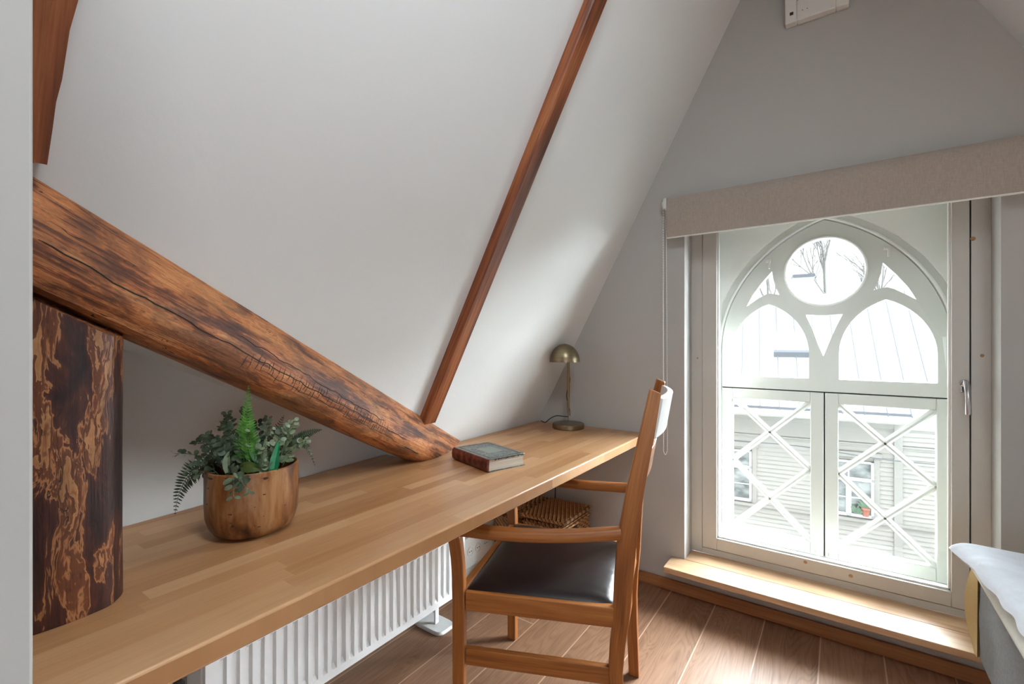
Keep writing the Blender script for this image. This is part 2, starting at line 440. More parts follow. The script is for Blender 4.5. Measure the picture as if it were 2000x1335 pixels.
# baseboard and sill
build('baseboard_end', MB().box(-1.50, 1.3, YE - .016, YE - .001, 0, .052, 'x'), M_trim, kind='structure', bevel=.002)
mb = MB()
mb.box(-.665, .62, YE - .135, YE - .0005, .137, .163, 'x')
mb.box(WX0 + .001, WX1 - .001, YE - .0005, 2.402, .137, .163, 'x')
build('window_sill', mb, M_sill, label='pale oak window sill board projecting below the tall window', cat='window sill', bevel=.003)

# ---- window_1: the inner glazed sash
w1 = thing('window_1', (-.075, 2.40, .163), 'off-white inner window with one large pane and chrome handle', 'window', kind='structure')
mb = MB()
ox0, ox1, sx0, sx1 = WX0, WX1, -.552, .396
F0, F1 = 2.40, 2.475
mb.box(ox0, sx0 - .0015, F0, F1, .163, WZ1); mb.box(sx1 + .0045, ox1, F0, F1, .163, WZ1)
mb.box(sx0 - .0015, sx1 + .0045, F0, F1, .163, .191); mb.box(sx0 - .0015, sx1 + .0045, F0, F1, WZ1 - .03, WZ1)
build('frame', mb, M_sash, w1, bevel=.0015)
build('gasket', MB().box(sx1 - .004, sx1 + .006, F0 + .012, F1 - .01, .191, WZ1 - .03), M_gap, w1)
G0, G1, GZ0, GZ1 = -.486, .346, .250, 1.83
mb = MB()
a0, a1, b0, b1 = sx0, sx1, .1935, WZ1 - .032
mb.box(a0, G0, F0 - .004, F1 - .015, b0, b1); mb.box(G1, a1, F0 - .004, F1 - .015, b0, b1)
mb.box(G0, G1, F0 - .004, F1 - .015, b0, GZ0); mb.box(G0, G1, F0 - .004, F1 - .015, GZ1, b1)
build('sash', mb, M_sash, w1, bevel=.0025)
mb = MB()  # glazing bead
for (x0, x1, z0, z1) in ((G0, G0 + .007, GZ0, GZ1), (G1 - .007, G1, GZ0, GZ1), (G0, G1, GZ0, GZ0 + .007), (G0, G1, GZ1 - .007, GZ1)):
    mb.box(x0, x1, F0 + .012, F0 + .03, z0, z1)
build('glazing_bead', mb, M_white, w1, bevel=.001)
build('glass_pane', MB().box(G0 + .002, G1 - .002, F0 + .030, F0 + .034, GZ0 + .002, GZ1 - .002), M_glass, w1)
for z in (1.60, .985, .42):
    mb = MB().tube([(sx0 - .002, F0 - .006, z - .035), (sx0 - .002, F0 - .006, z - .001)], .0045, 10)
    mb.tube([(sx0 - .002, F0 - .006, z + .001), (sx0 - .002, F0 - .006, z + .035)], .0045, 10)
    build('hinge', mb, M_steel, w1)
# chrome handle: rosette and lever hanging down
hx, hz = .381, 1.045
h = build('handle', MB().lathe((hx, F0 - .0045, hz), [(0, 0), (.0135, 0), (.0135, .003), (.010, .006), (0, .006)], 24, True, (0, -1, 0)).box(hx - .010, hx + .010, F0 - .0085, F0 - .004, hz - .034, hz), M_chrome, w1, 'chrome window handle', bevel=.0006)
mb = MB().tube([(hx, F0 - .010, hz), (hx, F0 - .040, hz)], .008, 14)
mb.sweep([(hx, F0 - .040, hz + .010), (hx + .001, F0 - .045, hz - .01), (hx + .003, F0 - .048, hz - .045), (hx + .005, F0 - .044, hz - .085), (hx + .006, F0 - .040, hz - .112)],
         [[(w * math.cos(a), .0055 * math.sin(a)) for a in [k * math.pi / 6 for k in range(12)]] for w in (.008, .0085, .0075, .0085, .009)], up=(0, 1, 0), smooth=True)
build('lever', mb, M_chrome, h)
for (x, y, z, r) in ((.405, F0 - .0005, 1.585, .008), (-.123, F0 - .0045, .2355, .007), (.038, F0 - .0045, .222, .007), (.43, F0 - .0005, 1.15, .006), (-.575, F0 - .0005, 1.12, .004)):
    mb = MB().lathe((x, y, z), [(0, 0), (r, 0), (r * .9, .0006), (0, .0008)], 14, True, (0, -1, 0))
    build('wood_knot', mb, M_knot, w1, 'brown knot showing through the paint')

# reveal between the two windows
mb = MB()
mb.box(-.56, -.502, 2.476, 2.62, .17, 1.99); mb.box(.392, .46, 2.476, 2.62, .17, 1.99)
mb.box(-.502, .392, 2.476, 2.66, .17, .205); mb.box(-.502, .392, 2.476, 2.62, 1.93, 1.99)
build('trim_1', mb, M_outwin, kind='structure')

# ---- window_2: the old gothic window outside
CX = -.058
w2 = thing('window_2', (CX, 2.57, .205), 'old pale green gothic tracery window behind the inner pane', 'window', kind='structure')
def gothic(R, hw0=.44, R0=.65, spring=1.15, base=.97):
    c = R0 - hw0                      # arc centre offset
    xr = CX - c; xl = CX + c
    a_ap = math.degrees(math.acos(c / R))
    right = arc(xr, spring, R, 0, a_ap, 20)
    left = arc(xl, spring, R, 180 - a_ap, 180, 20)
    return [(CX + R - c, base)] + right + left[1:] + [(CX - R + c, base)]
# outer board with arch opening
rect = [(-.502, .205), (.392, .205), (.392, 1.93), (-.502, 1.93)]
GA = gothic(.688)
GA = [(GA[-1][0], .205)] + [(GA[0][0], .205)] + GA
GAc = [(min(max(x, -.497), .388), z) for x, z in GA]
build('surround_board', None, M_board, w2, mesh=plate([rect, [(min(max(x, -.4975), .3875), max(z, .209)) for x, z in gothic(.688, base=.209)]], 2.553, 2.60))
# arch frame ring
build('arch_frame', None, M_outwin, w2, mesh=plate([[(min(max(x, -.4975), .3875), z) for x, z in gothic(.6875, base=.975)], gothic(.648, base=.975)], 2.568, 2.62))
# white bead along the joint
g1 = [(x, z) for x, z in gothic(.656, base=.975)]
mb = MB().tube([V((x, 2.566, z)) for x, z in g1], .0075, 8, up=(0, 1, 0))
build('arch_bead', mb, M_bead, w2)
# tracery panel
def lancet(cx, R=.2565, hw=.166, z0=1.030, spring=1.145):
    c = R - hw; a = math.degrees(math.acos(c / R))
    return [(cx - hw, z0), (cx + hw, z0)] + arc(cx - c, spring, R, 0, a, 10) + arc(cx + c, spring, R, 180 - a, 180, 10)[1:]
circle = arc(CX, 1.525, .1515, 0, 360, 48)[:-1]
dagger = [(CX - .073, 1.328), (CX, 1.322), (CX + .070, 1.327), (CX + .042, 1.262), (CX + .018, 1.195), (CX - .003, 1.134), (CX - .026, 1.195), (CX - .044, 1.258)]
tri = [(-.268, 1.545), (-.262, 1.50), (-.253, 1.465), (-.236, 1.426), (-.262, 1.433), (-.284, 1.436), (-.306, 1.427), (-.340, 1.405), (-.380, 1.376), (-.352, 1.432), (-.312, 1.490)]
trim = [(2 * CX - x, z) for x, z in tri]
trac = gothic(.645, base=.972)
holes = [circle, lancet(CX - .225), lancet(CX + .221), dagger, tri, trim]
build('tracery', None, M_outwin, w2, mesh=plate([trac] + holes, 2.560, 2.603), bevel=.004)
mb = MB()
mb.tube([V((x, 2.560, z)) for x, z in arc(CX, 1.525, .1555, 0, 360, 48)], .0055, 8, up=(0, 1, 0))
build('ring_bead', mb, M_bead, w2)
mb = MB().box(-.47, .36, 2.588, 2.591, 1.0, 1.72); build('glass_pane', mb, M_glass, w2)
# catches
for x, z in ((-.285, 1.59), (.165, 1.60)):
    mb = MB().box(x - .010, x + .012, 2.545, 2.560, z - .004, z + .008).box(x + .002, x + .010, 2.543, 2.556, z - .035, z)
    build('catch', mb, M_white, w2, bevel=.002)
for x in (-.478, .366):
    mb = MB().tube([(x, 2.556, 1.08), (x, 2.556, 1.16)], .004, 8).tube([(x, 2.556, 1.17), (x, 2.556, 1.25)], .004, 8)
    build('hinge', mb, M_outwin, w2)
# two lower casements
for (x0, x1, gx0, gx1) in ((-.494, -.060, -.444, -.112), (-.055, .380, -.005, .325)):
    c = build('casement', MB().box(x0, gx0, 2.560, 2.60, .212, .966).box(gx1, x1, 2.560, 2.60, .212, .966).box(gx0, gx1, 2.560, 2.60, .212, .270).box(gx0, gx1, 2.560, 2.60, .918, .966), M_outwin, w2, bevel=.004)
    mb = MB(); zm = .603; zt, zb = .918, .270; xm = (gx0 + gx1) / 2
    def bar(a, b, z0, z1):
        mb.sweep([(a, 2.574, z0), (b, 2.574, z1)], [(-.013, -.009), (-.013, 0), (-.004, .011), (.004, .011), (.013, 0), (.013, -.009)], up=(0, -1, 0))
    bar(gx0 - .004, gx1 + .004, zt + .004, zm - .004); bar(gx1 + .004, gx0 - .004, zt + .004, zm - .004)
    bar(gx0 - .004, gx1 + .004, zm + .004, zb - .004); bar(gx1 + .004, gx0 - .004, zm + .004, zb - .004)
    build('lattice_bar', mb, M_outwin, c)
    build('glass_pane', MB().box(gx0 + .001, gx1 - .001, 2.588, 2.591, zb + .001, zt - .001), M_glass, c)
    xk = x1 - .022 if x0 < -.4 else x0 + .022
    mb = MB().lathe((xk, 2.547, .222), [(.010, 0), (.007, .006), (.005, .014), (.008, .02), (.012, .024), (0, .040)], 12)
    build('window_knob', mb, M_white, c)
build('casement_gap', MB().box(-.060, -.055, 2.575, 2.60, .212, .966), M_gap, w2)
build('transom_gap', MB().box(-.494, .380, 2.575, 2.60, .966, .9705), M_gap, w2)

# ---- roller blind with its bead chain
rb = thing('roller_blind', (-.07, 2.235, 1.69), 'taupe fabric roller blind rolled up across the top of the window', 'blind')
mb = MB(); n = 40; xs = [-.668 + 1.288 * i / n for i in range(n + 1)]
prof = [(.001, .0), (-.001, .0), (-.0012, .10), (-.0005, .150), (.004, .178), (.014, .192), (.026, .195), (.038, .188), (.0385, .186), (.026, .193), (.0145, .190), (.0055, .177), (.001, .150), (.0008, .10)]
mb.loft([[V((x, 2.209 + a, 1.692 + b)) for a, b in prof] for x in (-.668, -.2, .2, .62)], [[(x, a, b) for a, b in prof] for x in (-.668, -.2, .2, .62)], smooth=False)
build('fabric', mb, M_linen, rb)
build('hem_bar', MB().box(-.668, .62, 2.2065, 2.2135, 1.6885, 1.694), M_plastic, rb, bevel=.001)
build('roller', MB().tube([(-.66, 2.235, 1.857), (.615, 2.235, 1.857)], .022, 20), M_plastic, rb)
mb = MB().box(-.688, -.672, 2.215, YE - .001, 1.835, 1.885).tube([(-.694, 2.235, 1.857), (-.672, 2.235, 1.857)], .020, 20)
build('bracket', mb, M_plastic, rb, bevel=.002)
mb = MB(); 
pth = [V((-.689, 2.222, 1.857)), V((-.689, 2.222, 1.3)), V((-.688, 2.224, .70))] + [V((-.683 + .006 * -math.cos(a) + 0, 2.236 - .014 * math.cos(a), .70 - .04 * math.sin(a))) for a in [k * math.pi / 8 for k in range(1, 8)]] + [V((-.678, 2.250, .70)), V((-.681, 2.250, 1.3)), V((-.684, 2.250, 1.857))]
mb.tube(pth, .0014, 6)
L = 0
for a, b in zip(pth, pth[1:]):
    d = (b - a); m = max(1, int(d.length / .012))
    for k in range(m):
        p = a + d * (k / m)
        mb.lathe(p - V((0, 0, .0022)), [(0, 0), (.0022, .0010), (.0022, .0034), (0, .0044)], 5)
build('bead_chain', mb, M_white, rb, 'white bead chain hanging in a loop')

# ---- vent at the gable
vt = thing('wall_vent', (-.08, YE, 2.53), 'white louvred ventilation box high on the gable wall', 'vent')
mb = MB(); vx0, vx1, vz0, vz1, vy = -.187, .030, 2.528, 2.80, YE - .038
for (x0, x1, z0, z1) in ((vx0, vx0 + .042, vz0, vz1), (vx1 - .042, vx1, vz0, vz1), (vx0 + .042, vx1 - .042, vz0, vz0 + .085), (vx0 + .042, vx1 - .042, vz1 - .03, vz1)):
    mb.box(x0, x1, vy, YE - .001, z0, z1)
build('housing', mb, M_plastic, vt, bevel=.004)
build('backing', MB().box(vx0 + .042, vx1 - .042, YE - .010, YE - .002, vz0 + .085, vz1 - .03), M_gap, vt)
for k in range(13):
    z = vz0 + .088 + k * .0118
    build('louvre', MB().loft([[(x, vy + .001, z), (x, vy + .003, z + .005), (x, vy + .016, z + .012), (x, vy + .014, z + .007)] for x in (vx0 + .042, vx1 - .042)]), M_plastic, vt)
build('badge', MB().box(vx0 + .017, vx0 + .030, vy - .0012, vy + .002, vz0 + .030, vz0 + .042), M_gap, vt, 'small dark square badge')
mb = MB()
for x in (-.125, -.108): mb.lathe((x, vy + .001, vz0 + .036), [(0, 0), (.0025, 0), (.002, .001), (0, .0012)], 10, True, (0, -1, 0))
build('screw', mb, M_gap, vt)

# ================================================================= LOGS
def nz3(p, s, seed=0): return noise.noise(V((p[0] * s + seed, p[1] * s - seed, p[2] * s + seed * .5)))
# sloping beam
prof = [(-.02, -.06), (-.012, -.01), (-.004, .012), (.008, .045), (.022, .075), (.042, .100), (.065, .114), (.088, .119), (.106, .117), (.118, .108), (.128, .093), (.140, .072), (.150, .048), (.152, .02), (.148, -.02), (.14, -.06)]
prof2 = []
for (a, b), (c, d) in zip(prof, prof[1:] + prof[:1]):
    prof2 += [(a, b), ((a + c) / 2, (b + d) / 2)]
rings = []; gr = []
NS = 150
for i in range(NS + 1):
    s = -.30 + i * (2.18) / NS
    ring = []; g = []
    for (u, v) in prof2:
        w = 1 + .035 * noise.noise(V((u * 6, v * 6, s * 1.6))) 
        d = .0035 * noise.noise(V((u * 40, v * 40, s * 5)))
        k = 1.06 - .04 * (s + .3) / 2.2
        uu = .07 + (u - .07) * w * k; vv = v * w * (1.02 - .02 * s) + d
        ring.append(bp(s, uu, vv)); g.append((u * 1.0 + 3, v * 1.0 + 1, s))
    rings.append(ring); gr.append(g)
mb = MB().loft(rings, gr, smooth=True)
import bmesh
me = D.meshes.new('t'); me.from_pydata(mb.v, [], mb.f); me.update()
at = me.attributes.new('gc', 'FLOAT_VECTOR', 'POINT'); at.data.foreach_set('vector', [c for g in mb.g for c in g])
bm = bmesh.new(); bm.from_mesh(me)
r = bmesh.ops.bisect_plane(bm, geom=bm.verts[:] + bm.edges[:] + bm.faces[:], plane_co=(0, 0, .7455), plane_no=(0, 0, 1), clear_inner=True)
bmesh.ops.holes_fill(bm, edges=[e for e in bm.edges if e.is_boundary])
for f in bm.faces: f.smooth = True
bm.to_mesh(me); bm.free()
beam = build('log_beam', None, M_beam, label='weathered brown log beam slanting down across the white slope onto the desk', cat='beam', mesh=me, origin=(-1.33, 1.4, .745))
# checks in the wood: long cracks and a ladder of short cross checks, built as thin dark grooves
def surf(s, u):
    """point on the beam's front face"""
    pts = prof[2:13]
    for (a, b), (c, d) in zip(pts, pts[1:]):
        if a <= u <= c:
            v = b + (d - b) * (u - a) / (c - a); break
    else: v = .1
    w = 1 + .035 * noise.noise(V((u * 6, v * 6, s * 1.6))); k = 1.06 - .04 * (s + .3) / 2.2
    d_ = .0035 * noise.noise(V((u * 40, v * 40, s * 5)))
    return bp(s, .07 + (u - .07) * w * k, v * w * (1.02 - .02 * s) + d_ + .0002)
random.seed(4)
mb = MB()
def crack(pts, r):
    mb.tube([surf(s, u) for s, u in pts], [r * (.25 if i in (0, len(pts) - 1) else 1) for i in range(len(pts))], 5, up=BN)
def wob(s0, s1, u0, u1, n=26, a=.0025): return [(s0 + (s1 - s0) * i / n, u0 + (u1 - u0) * i / n + a * random.uniform(-1, 1)) for i in range(n + 1)]
crack(wob(.02, 1.12, .050, .066, 60), .0013); crack(wob(.38, .98, .034, .048, 34), .0011); crack(wob(.48, 1.08, .074, .084, 30), .0008)
crack(wob(1.13, 1.24, .088, .092, 8, .001), .0022)
s = .42
while s < 1.0:
    u0 = .036 + .02 * random.random(); ln = random.uniform(.018, .046)
    crack([(s + random.uniform(-.002, .002), u0 + ln * k / 3) for k in range(4)], .0009)
    s += random.uniform(.007, .018)
build('drying_crack', mb, M_gap, beam, 'thin dark drying cracks')

# upright log post
def post_prof():
    pts = [(-1.040, .262), (-1.026, .245), (-1.020, .215), (-1.017, .18), (-1.022, .14), (-1.035, .105), (-1.06, .075), (-1.10, .055), (-1.16, .05), (-1.22, .07), (-1.26, .11), (-1.275, .16), (-1.26, .215), (-1.22, .255), (-1.16, .275), (-1.10, .280), (-1.065, .276)]
    out = []
    n = len(pts)
    for i in range(n):
        p0, p1, p2, p3 = [V(pts[(i + k) % n]) for k in (-1, 0, 1, 2)]
        for t in (0, .25, .5, .75):
            out.append(.5 * ((2 * p1) + (-p0 + p2) * t + (2 * p0 - 5 * p1 + 4 * p2 - p3) * t * t + (-p0 + 3 * p1 - 3 * p2 + p3) * t ** 3))
    return out
pp = post_prof(); rings = []; gr = []
for i in range(91):
    z = .7455 + i * (.62) / 90; ring = []; g = []
    for p in pp:
        c = V((-1.15, .165)); d = (p - c)
        k = 1 + .012 * noise.noise(V((d.x * 9, d.y * 9, z * 3))) + .008 * noise.noise(V((d.x * 40, d.y * 40, z * 9))) - .006 + .006 * (1 - (z - .745) / .5)
        q = c + d * k; ring.append(V((q.x, q.y, z))); g.append((p.x, p.y, z))
    rings.append(ring); gr.append([(a + 4.3, b + 2.1, c + 7.7) for a, b, c in g])
mb = MB().loft(rings, gr, smooth=True)
me = D.meshes.new('t'); me.from_pydata(mb.v, [], mb.f); me.update()
at = me.attributes.new('gc', 'FLOAT_VECTOR', 'POINT'); at.data.foreach_set('vector', [c for g in mb.g for c in g])
bm = bmesh.new(); bm.from_mesh(me)
co = bp(0, .130, .06)
bmesh.ops.bisect_plane(bm, geom=bm.verts[:] + bm.edges[:] + bm.faces[:], plane_co=co, plane_no=(-BE.x, -BE.y, -BE.z), clear_inner=True)
bmesh.ops.holes_fill(bm, edges=[e for e in bm.edges if e.is_boundary])
for f in bm.faces: f.smooth = True
bm.to_mesh(me); bm.free()
post = build('log_post', None, M_post, label='thick dark upright log post with peeled orange patches standing on the desk', cat='post', mesh=me, origin=(-1.15, .165, .745))

# slim lath on the slope
def slope_bar(y0, y1, z0, z1, prot, seed, wav=0, cham=.006):
    mb = MB(); rings = []; gr = []; n = 40
    for i in range(n + 1):
        z = z0 + (z1 - z0) * i / n; o = V((sx(z), 0, z)) + BN * .0005
        w = wav * noise.noise(V((z * 3, seed, 0)))
        pr = [(y0, 0), (y0 + .001, prot - cham), (y0 + cham, prot), (y1 - cham + w, prot * .97), (y1 + w, prot * .8), (y1 + w, 0)]
        rings.append([V((0, y, 0)) + o + BN * v for y, v in pr]); gr.append([(y, v + seed, z / .88) for y, v in pr])
    return mb.loft(rings, gr)
build('roof_lath', slope_bar(1.262, 1.332, .895, 2.9, .034, 3), M_lath, label='slim reddish brown wooden lath running up the white slope', cat='batten')
mb = MB(); rings = []; gr = []
edge = [(1.467, .1605), (1.50, .1615), (1.517, .162), (1.55, .1625), (1.58, .166), (1.595, .1665), (1.64, .168), (1.677, .173), (1.75, .180), (1.90, .195), (2.2, .21), (2.8, .22)]
for z, ye in edge:
    z += .024; ye += .004
    o = V((sx(z), 0, z)) + BN * .0005
    pr = [(-.06, 0), (-.06, .05), (ye - .014 - (z - 1.46) * .05, .052), (ye - .012 - (z - 1.46) * .05, .045), (ye, .043), (ye, 0)]
    rings.append([V((0, y, 0)) + o + BN * v for y, v in pr]); gr.append([(y, v + 8, z / .88) for y, v in pr])
mb.loft(rings, gr)
build('rafter', mb, M_lath, label='wide brown rafter stub on the slope at the upper left', cat='rafter')

# ================================================================= DESK
mb = MB(); dx = -.785
fp = [(dx, -.6), (dx, YE - .002), (X0 + .004, YE - .002), (X0 + .004, 1.232), (-1.503, 1.232), (-1.412, -.10), (-1.39, -.6)]
mb.prism(fp, .706, .745)
build('desk_top', mb, M_desk, label='long built-in butcher block oak desk top under the roof slope', cat='desk', bevel=.005, seg=3, origin=(-1.1, 1, .706))

# ---- radiator
rad = thing('radiator', (-1.38, 1.0, .0), 'low white ribbed panel radiator under the desk', 'radiator')
xf = -1.33; y0, y1, z0, z1 = .512, 1.52, .12, .405
mb = MB()
ys = []; n = int((y1 - y0 - .03) / .033)
secs = [(y0, 0)]
for k in range(n):
    a = y0 + .018 + k * .033
    secs += [(a, 0), (a + .0145, 0), (a + .0175, -.013), (a + .030, -.013), (a + .033, 0)]
secs += [(y1, 0)]
rings = []
for z, k in ((z0, 0), (z0 + .026, 0), (z0 + .040, 1), (z1 - .052, 1), (z1 - .040, 0), (z1, 0)):
    rings.append([V((xf + d * k, y, z)) for y, d in secs] + [V((xf - .0165, y1, z)), V((xf - .0165, y0, z))])
mb.loft(rings)
build('front_panel', mb, M_rad, rad)
for ya in (y0 - .004, y1 - .003): build('side_panel', MB().box(xf - .105, xf - .018, ya, ya + .007, z0 + .004, z1 + .002), M_rad, rad, bevel=.001)
build('rear_panel', MB().box(xf - .115, xf - .100, y0, y1, z0, z1), M_rad, rad, bevel=.002)
mb = MB().box(xf - .10, xf - .02, y0, y1, z1 - .003, z1 + .003); build('top_grille', mb, M_rad, rad)
mb = MB()
for k in range(60):
    y = y0 + .02 + k * .0163; mb.box(xf - .097, xf - .022, y, y + .0015, z0 + .02, z1 - .01)
build('convector_fin', mb, M_rad, rad)
for y in (.72, 1.405):
    mb = MB(); 
    pts = []
    for k in range(24):
        a = 2 * math.pi * k / 24; ca, sa = math.cos(a), math.sin(a); e = .45
        pts.append((-1.405 + .085 * math.copysign(abs(ca) ** e, ca), y + .050 * math.copysign(abs(sa) ** e, sa)))
    mb.prism(pts, .0005, .016); f = build('foot', mb, M_rad, rad, bevel=.004)
    build('foot_rod', MB().box(-1.392, -1.384, y - .010, y + .010, .016, .17), M_rad, f)
# dark valve knob at the left end
build('valve_knob', MB().lathe((-1.36, .462, .318), [(0, -.02), (.010, -.016), (.014, 0), (.014, .022), (.008, .030), (0, .030)], 16), M_black, rad, 'small black valve knob')

# ---- socket strip on the wall beyond the radiator
sk = thing('socket_strip', (-1.498, 1.78, .12), 'white wall socket strip seen under the chair arm', 'socket')
build('housing', MB().box(-1.4995, -1.470, 1.66, 1.90, .10, .25), M_plastic, sk, bevel=.004)
for y in (1.72, 1.78, 1.84):
    c = build('socket', MB().lathe((-1.4705, y, .178), [(.022, 0), (.022, .003), (.019, .003), (.018, .001), (0, .001)], 20, True, (1, 0, 0)), M_plastic, sk)
    mb = MB()
    for d in (-.007, .007): mb.lathe((-1.4695, y + d, .178), [(0, 0), (.003, 0), (.003, .0008), (0, .0008)], 8, True, (1, 0, 0))
    build('socket_hole', mb, M_gap, c)

# ---- wicker baskets
def basket(x0, x1, y0, y1, h, label, tilt=0.0):
    t = thing('wicker_basket', ((x0 + x1) / 2, (y0 + y1) / 2, 0.0), label, 'basket', 'wicker baskets on the floor under the desk')
    mb = MB(); rings = []
    for k in range(15):
        z = .002 + (h - .03) * k / 14; o = .002 * (k % 2)
        rings.append([V((x0 - o, y0 - o, z)), V((x1 + o, y0 - o, z)), V((x1 + o, y1 + o, z)), V((x0 - o, y1 + o, z))])
    mb.loft(rings); build('basket_body', mb, M_wicker, t, bevel=.004)
    mb = MB()
    for k in range(13):      # woven lid: parallel rolls of cane
        y = y0 + (y1 - y0) * (k + .5) / 13
        mb.tube([(x0, y, h - .010), ((x0 + x1) / 2, y, h - .010 + tilt * .5), (x1, y, h - .010 + tilt)], (y1 - y0) / 25.0, 8)
    lid = build('lid', mb, M_wicker, t)
    mb = MB(); a, b = h - .010, h - .010 + tilt
    mb.tube([(x0 - .006, y0 - .006, a), (x1 + .008, y0 - .006, b), (x1 + .008, y1 + .004, b), (x0 - .006, y1 + .004, a), (x0 - .006, y0 - .006, a)], .008, 8)
    build('rim', mb, M_wicker, lid)
    mb = MB(); yc = y0 + (y1 - y0) * .38
    mb.box(x1 + .001, x1 + .0045, yc - .032, yc + .032, h - .085, h - .052); build('handle_hole', mb, M_gap, t)
    mb = MB()
    for k in range(9):
        z = .015 + k * (h - .055) / 8
        if h - .10 < z < h - .05: continue
        mb.tube([(x1 + .003, y0, z), (x1 + .006, (y0 + y1) / 2, z), (x1 + .003, y1, z)], .006, 6)
        mb.tube([(x0, y0 - .003, z), ((x0 + x1) / 2, y0 - .006, z), (x1, y0 - .003, z)], .006, 6)
    build('cane_band', mb, M_wicker, t)
    return t
basket(-1.315, -1.085, 1.955, 2.235, .33, 'wicker basket with a half-open lid standing against the end wall', .006)
basket(-1.485, -1.352, 1.94, 2.23, .328, 'darker wicker basket squeezed in left of the other basket under the desk')
build('lamp_flex_tail', MB().tube([(-1.30, 2.262, .70), (-1.302, 2.262, .55), (-1.306, 2.262, .36), (-1.32, 2.262, .05)], .0025, 6), M_black, label='thin black cable hanging below the desk by the end wall', cat='cable')

# ---- book
def book():
    P = V((-.9977, 1.2614, .7455)); a = V((-1.226 + .9977, 1.332 - 1.2614, 0)); Ls = a.length; a.normalize(); b = V((a.y, -a.x, 0)); b = -b if b.x < 0 or b.y < 0 and b.x < .2 else b
    b = V((.0557, .1546, 0)).normalized(); b = (b - a * b.dot(a)).normalized()
    W = .166; T = .045
    t = thing('book', tuple(P + a * Ls / 2 + b * W / 2), 'thick old book with grey marbled cover and dark red spine lying on the desk', 'book')
    Z = V((0, 0, 1))
    def bx(a0, a1, b0, b1, z0, z1, mb=None):
        mb = mb or MB(); ps = [P + a * aa + b * bb + Z * zz for zz in (z0, z1) for bb in (b0, b1) for aa in (a0, a1)]
        gs = [(aa, bb, zz) for zz in (z0, z1) for bb in (b0, b1) for aa in (a0, a1)]
        mb.add(ps, [(0, 2, 3, 1), (4, 5, 7, 6), (0, 1, 5, 4), (2, 6, 7, 3), (0, 4, 6, 2), (1, 3, 7, 5)], gs); return mb
    build('cover', bx(0, Ls, .004, W, 0, .003, bx(0, Ls, .004, W, T - .003, T)), M_bookcover, t, bevel=.001)
    build('page_block', bx(.005, Ls - .005, .006, W - .006, .003, T - .003), M_pages, t)
    rings = []; gr = []
    for aa in [i * Ls / 24 for i in range(25)]:
        rib = .0022 if any(abs(aa - Ls * q) < .006 for q in (.16, .33, .5, .67, .84)) else 0
        pr = [(.006, .0002), (.002, .0004), (-.004 - rib, .008), (-.006 - rib, T / 2), (-.004 - rib, T - .008), (.002, T - .0002), (.006, T + .0004), (.006, T - .004), (.004, .004)]
        rings.append([P + a * aa + b * bb + Z * zz for bb, zz in pr]); gr.append([(aa, bb, zz) for bb, zz in pr])
    build('spine', MB().loft(rings, gr), M_spine, t, 'dark red leather spine')
    mb = MB(); z0, z1 = T, T + .0004; m = .012; w = .0035
    bx(m, Ls - m, m + .006, m + .006 + w, z0, z1, mb); bx(m, Ls - m, W - m - w, W - m, z0, z1, mb); bx(m, m + w, m + .006, W - m, z0, z1, mb); bx(Ls - m - w, Ls - m, m + .006, W - m, z0, z1, mb)
    build('border_rule', mb, M_bookline, t)
    build('title_panel', bx(.075, Ls - .075, .055, .125, T, T + .0004), M_bookpanel, t, 'pale panel on the cover')
    mb = MB(); random.seed(2)
    bx(.006, Ls - .006, W - .001, W + .001, T - .005, T, mb)
    for k in range(20): 
        bb = .03 + k * .0065; bx(-.0006, .0004, bb, bb + random.uniform(.002, .005), T - .0045 - random.uniform(0, .003), T - .001, mb)
    build('worn_edge', mb, M_bookline, t)
book()

# ---- lamp
lp = thing('table_lamp', (-1.172, 2.166, .745), 'small brass mushroom table lamp at the far corner of the desk', 'lamp')
bc = V((-1.172, 2.166, .7455)); sc_ = V((-1.150, 2.088, 1.098))
build('base', MB().lathe(bc, [(0, 0), (.080, 0), (.0835, .002), (.0835, .023), (.081, .026), (.0, .0265)], 64), M_brass, lp)
pt = V((-1.160, 2.150, 0))
pole = [bc + V((0, 0, .026)), bc + V((0, 0, .12)), bc + V((.001, 0, .18)), V((-1.168, 2.160, .97)), V((-1.164, 2.153, 1.03)), V((-1.158, 2.140, 1.10)), V((-1.155, 2.120, 1.15))]
build('pole', MB().tube(pole, .0075, 16), M_brass, lp)
pr = [(.0785, 0), (.0785, .003)] + [(.0765 * math.cos(a), .004 + .088 * math.sin(a)) for a in [k * math.pi / 2 / 14 for k in range(14)]] + [(.003, .093), (.003, .090)] + [(.0735 * math.cos(a), .004 + .085 * math.sin(a)) for a in [k * math.pi / 2 / 14 for k in range(13, -1, -1)]] + [(.0735, 0)]
mb = MB(); n = 64; rings = [[sc_ + V((r_ * math.cos(2 * math.pi * k / n), r_ * math.sin(2 * math.pi * k / n), z)) for k in range(n)] for r_, z in pr + [pr[0]]]
gr = [[(r_ * math.cos(2 * math.pi * k / n), r_ * math.sin(2 * math.pi * k / n), z) for k in range(n)] for r_, z in pr + [pr[0]]]
mb.loft(rings, gr, caps=False, smooth=True)
build('lamp_shade', mb, M_brass, lp, 'domed brass shade')
build('bulb', MB().lathe(sc_ + V((0, 0, .02)), [(0, 0), (.018, .005), (.024, .02), (.018, .04), (.012, .055), (0, .06)], 20), M_white, lp)
cpth = [bc + V((0, 0, .06)), V((-1.195, 2.160, .805)), V((-1.235, 2.15, .806)), V((-1.28, 2.16, .785)), V((-1.325, 2.19, .757)), V((-1.36, 2.225, .750)), V((-1.395, 2.255, .749))]
sm = []
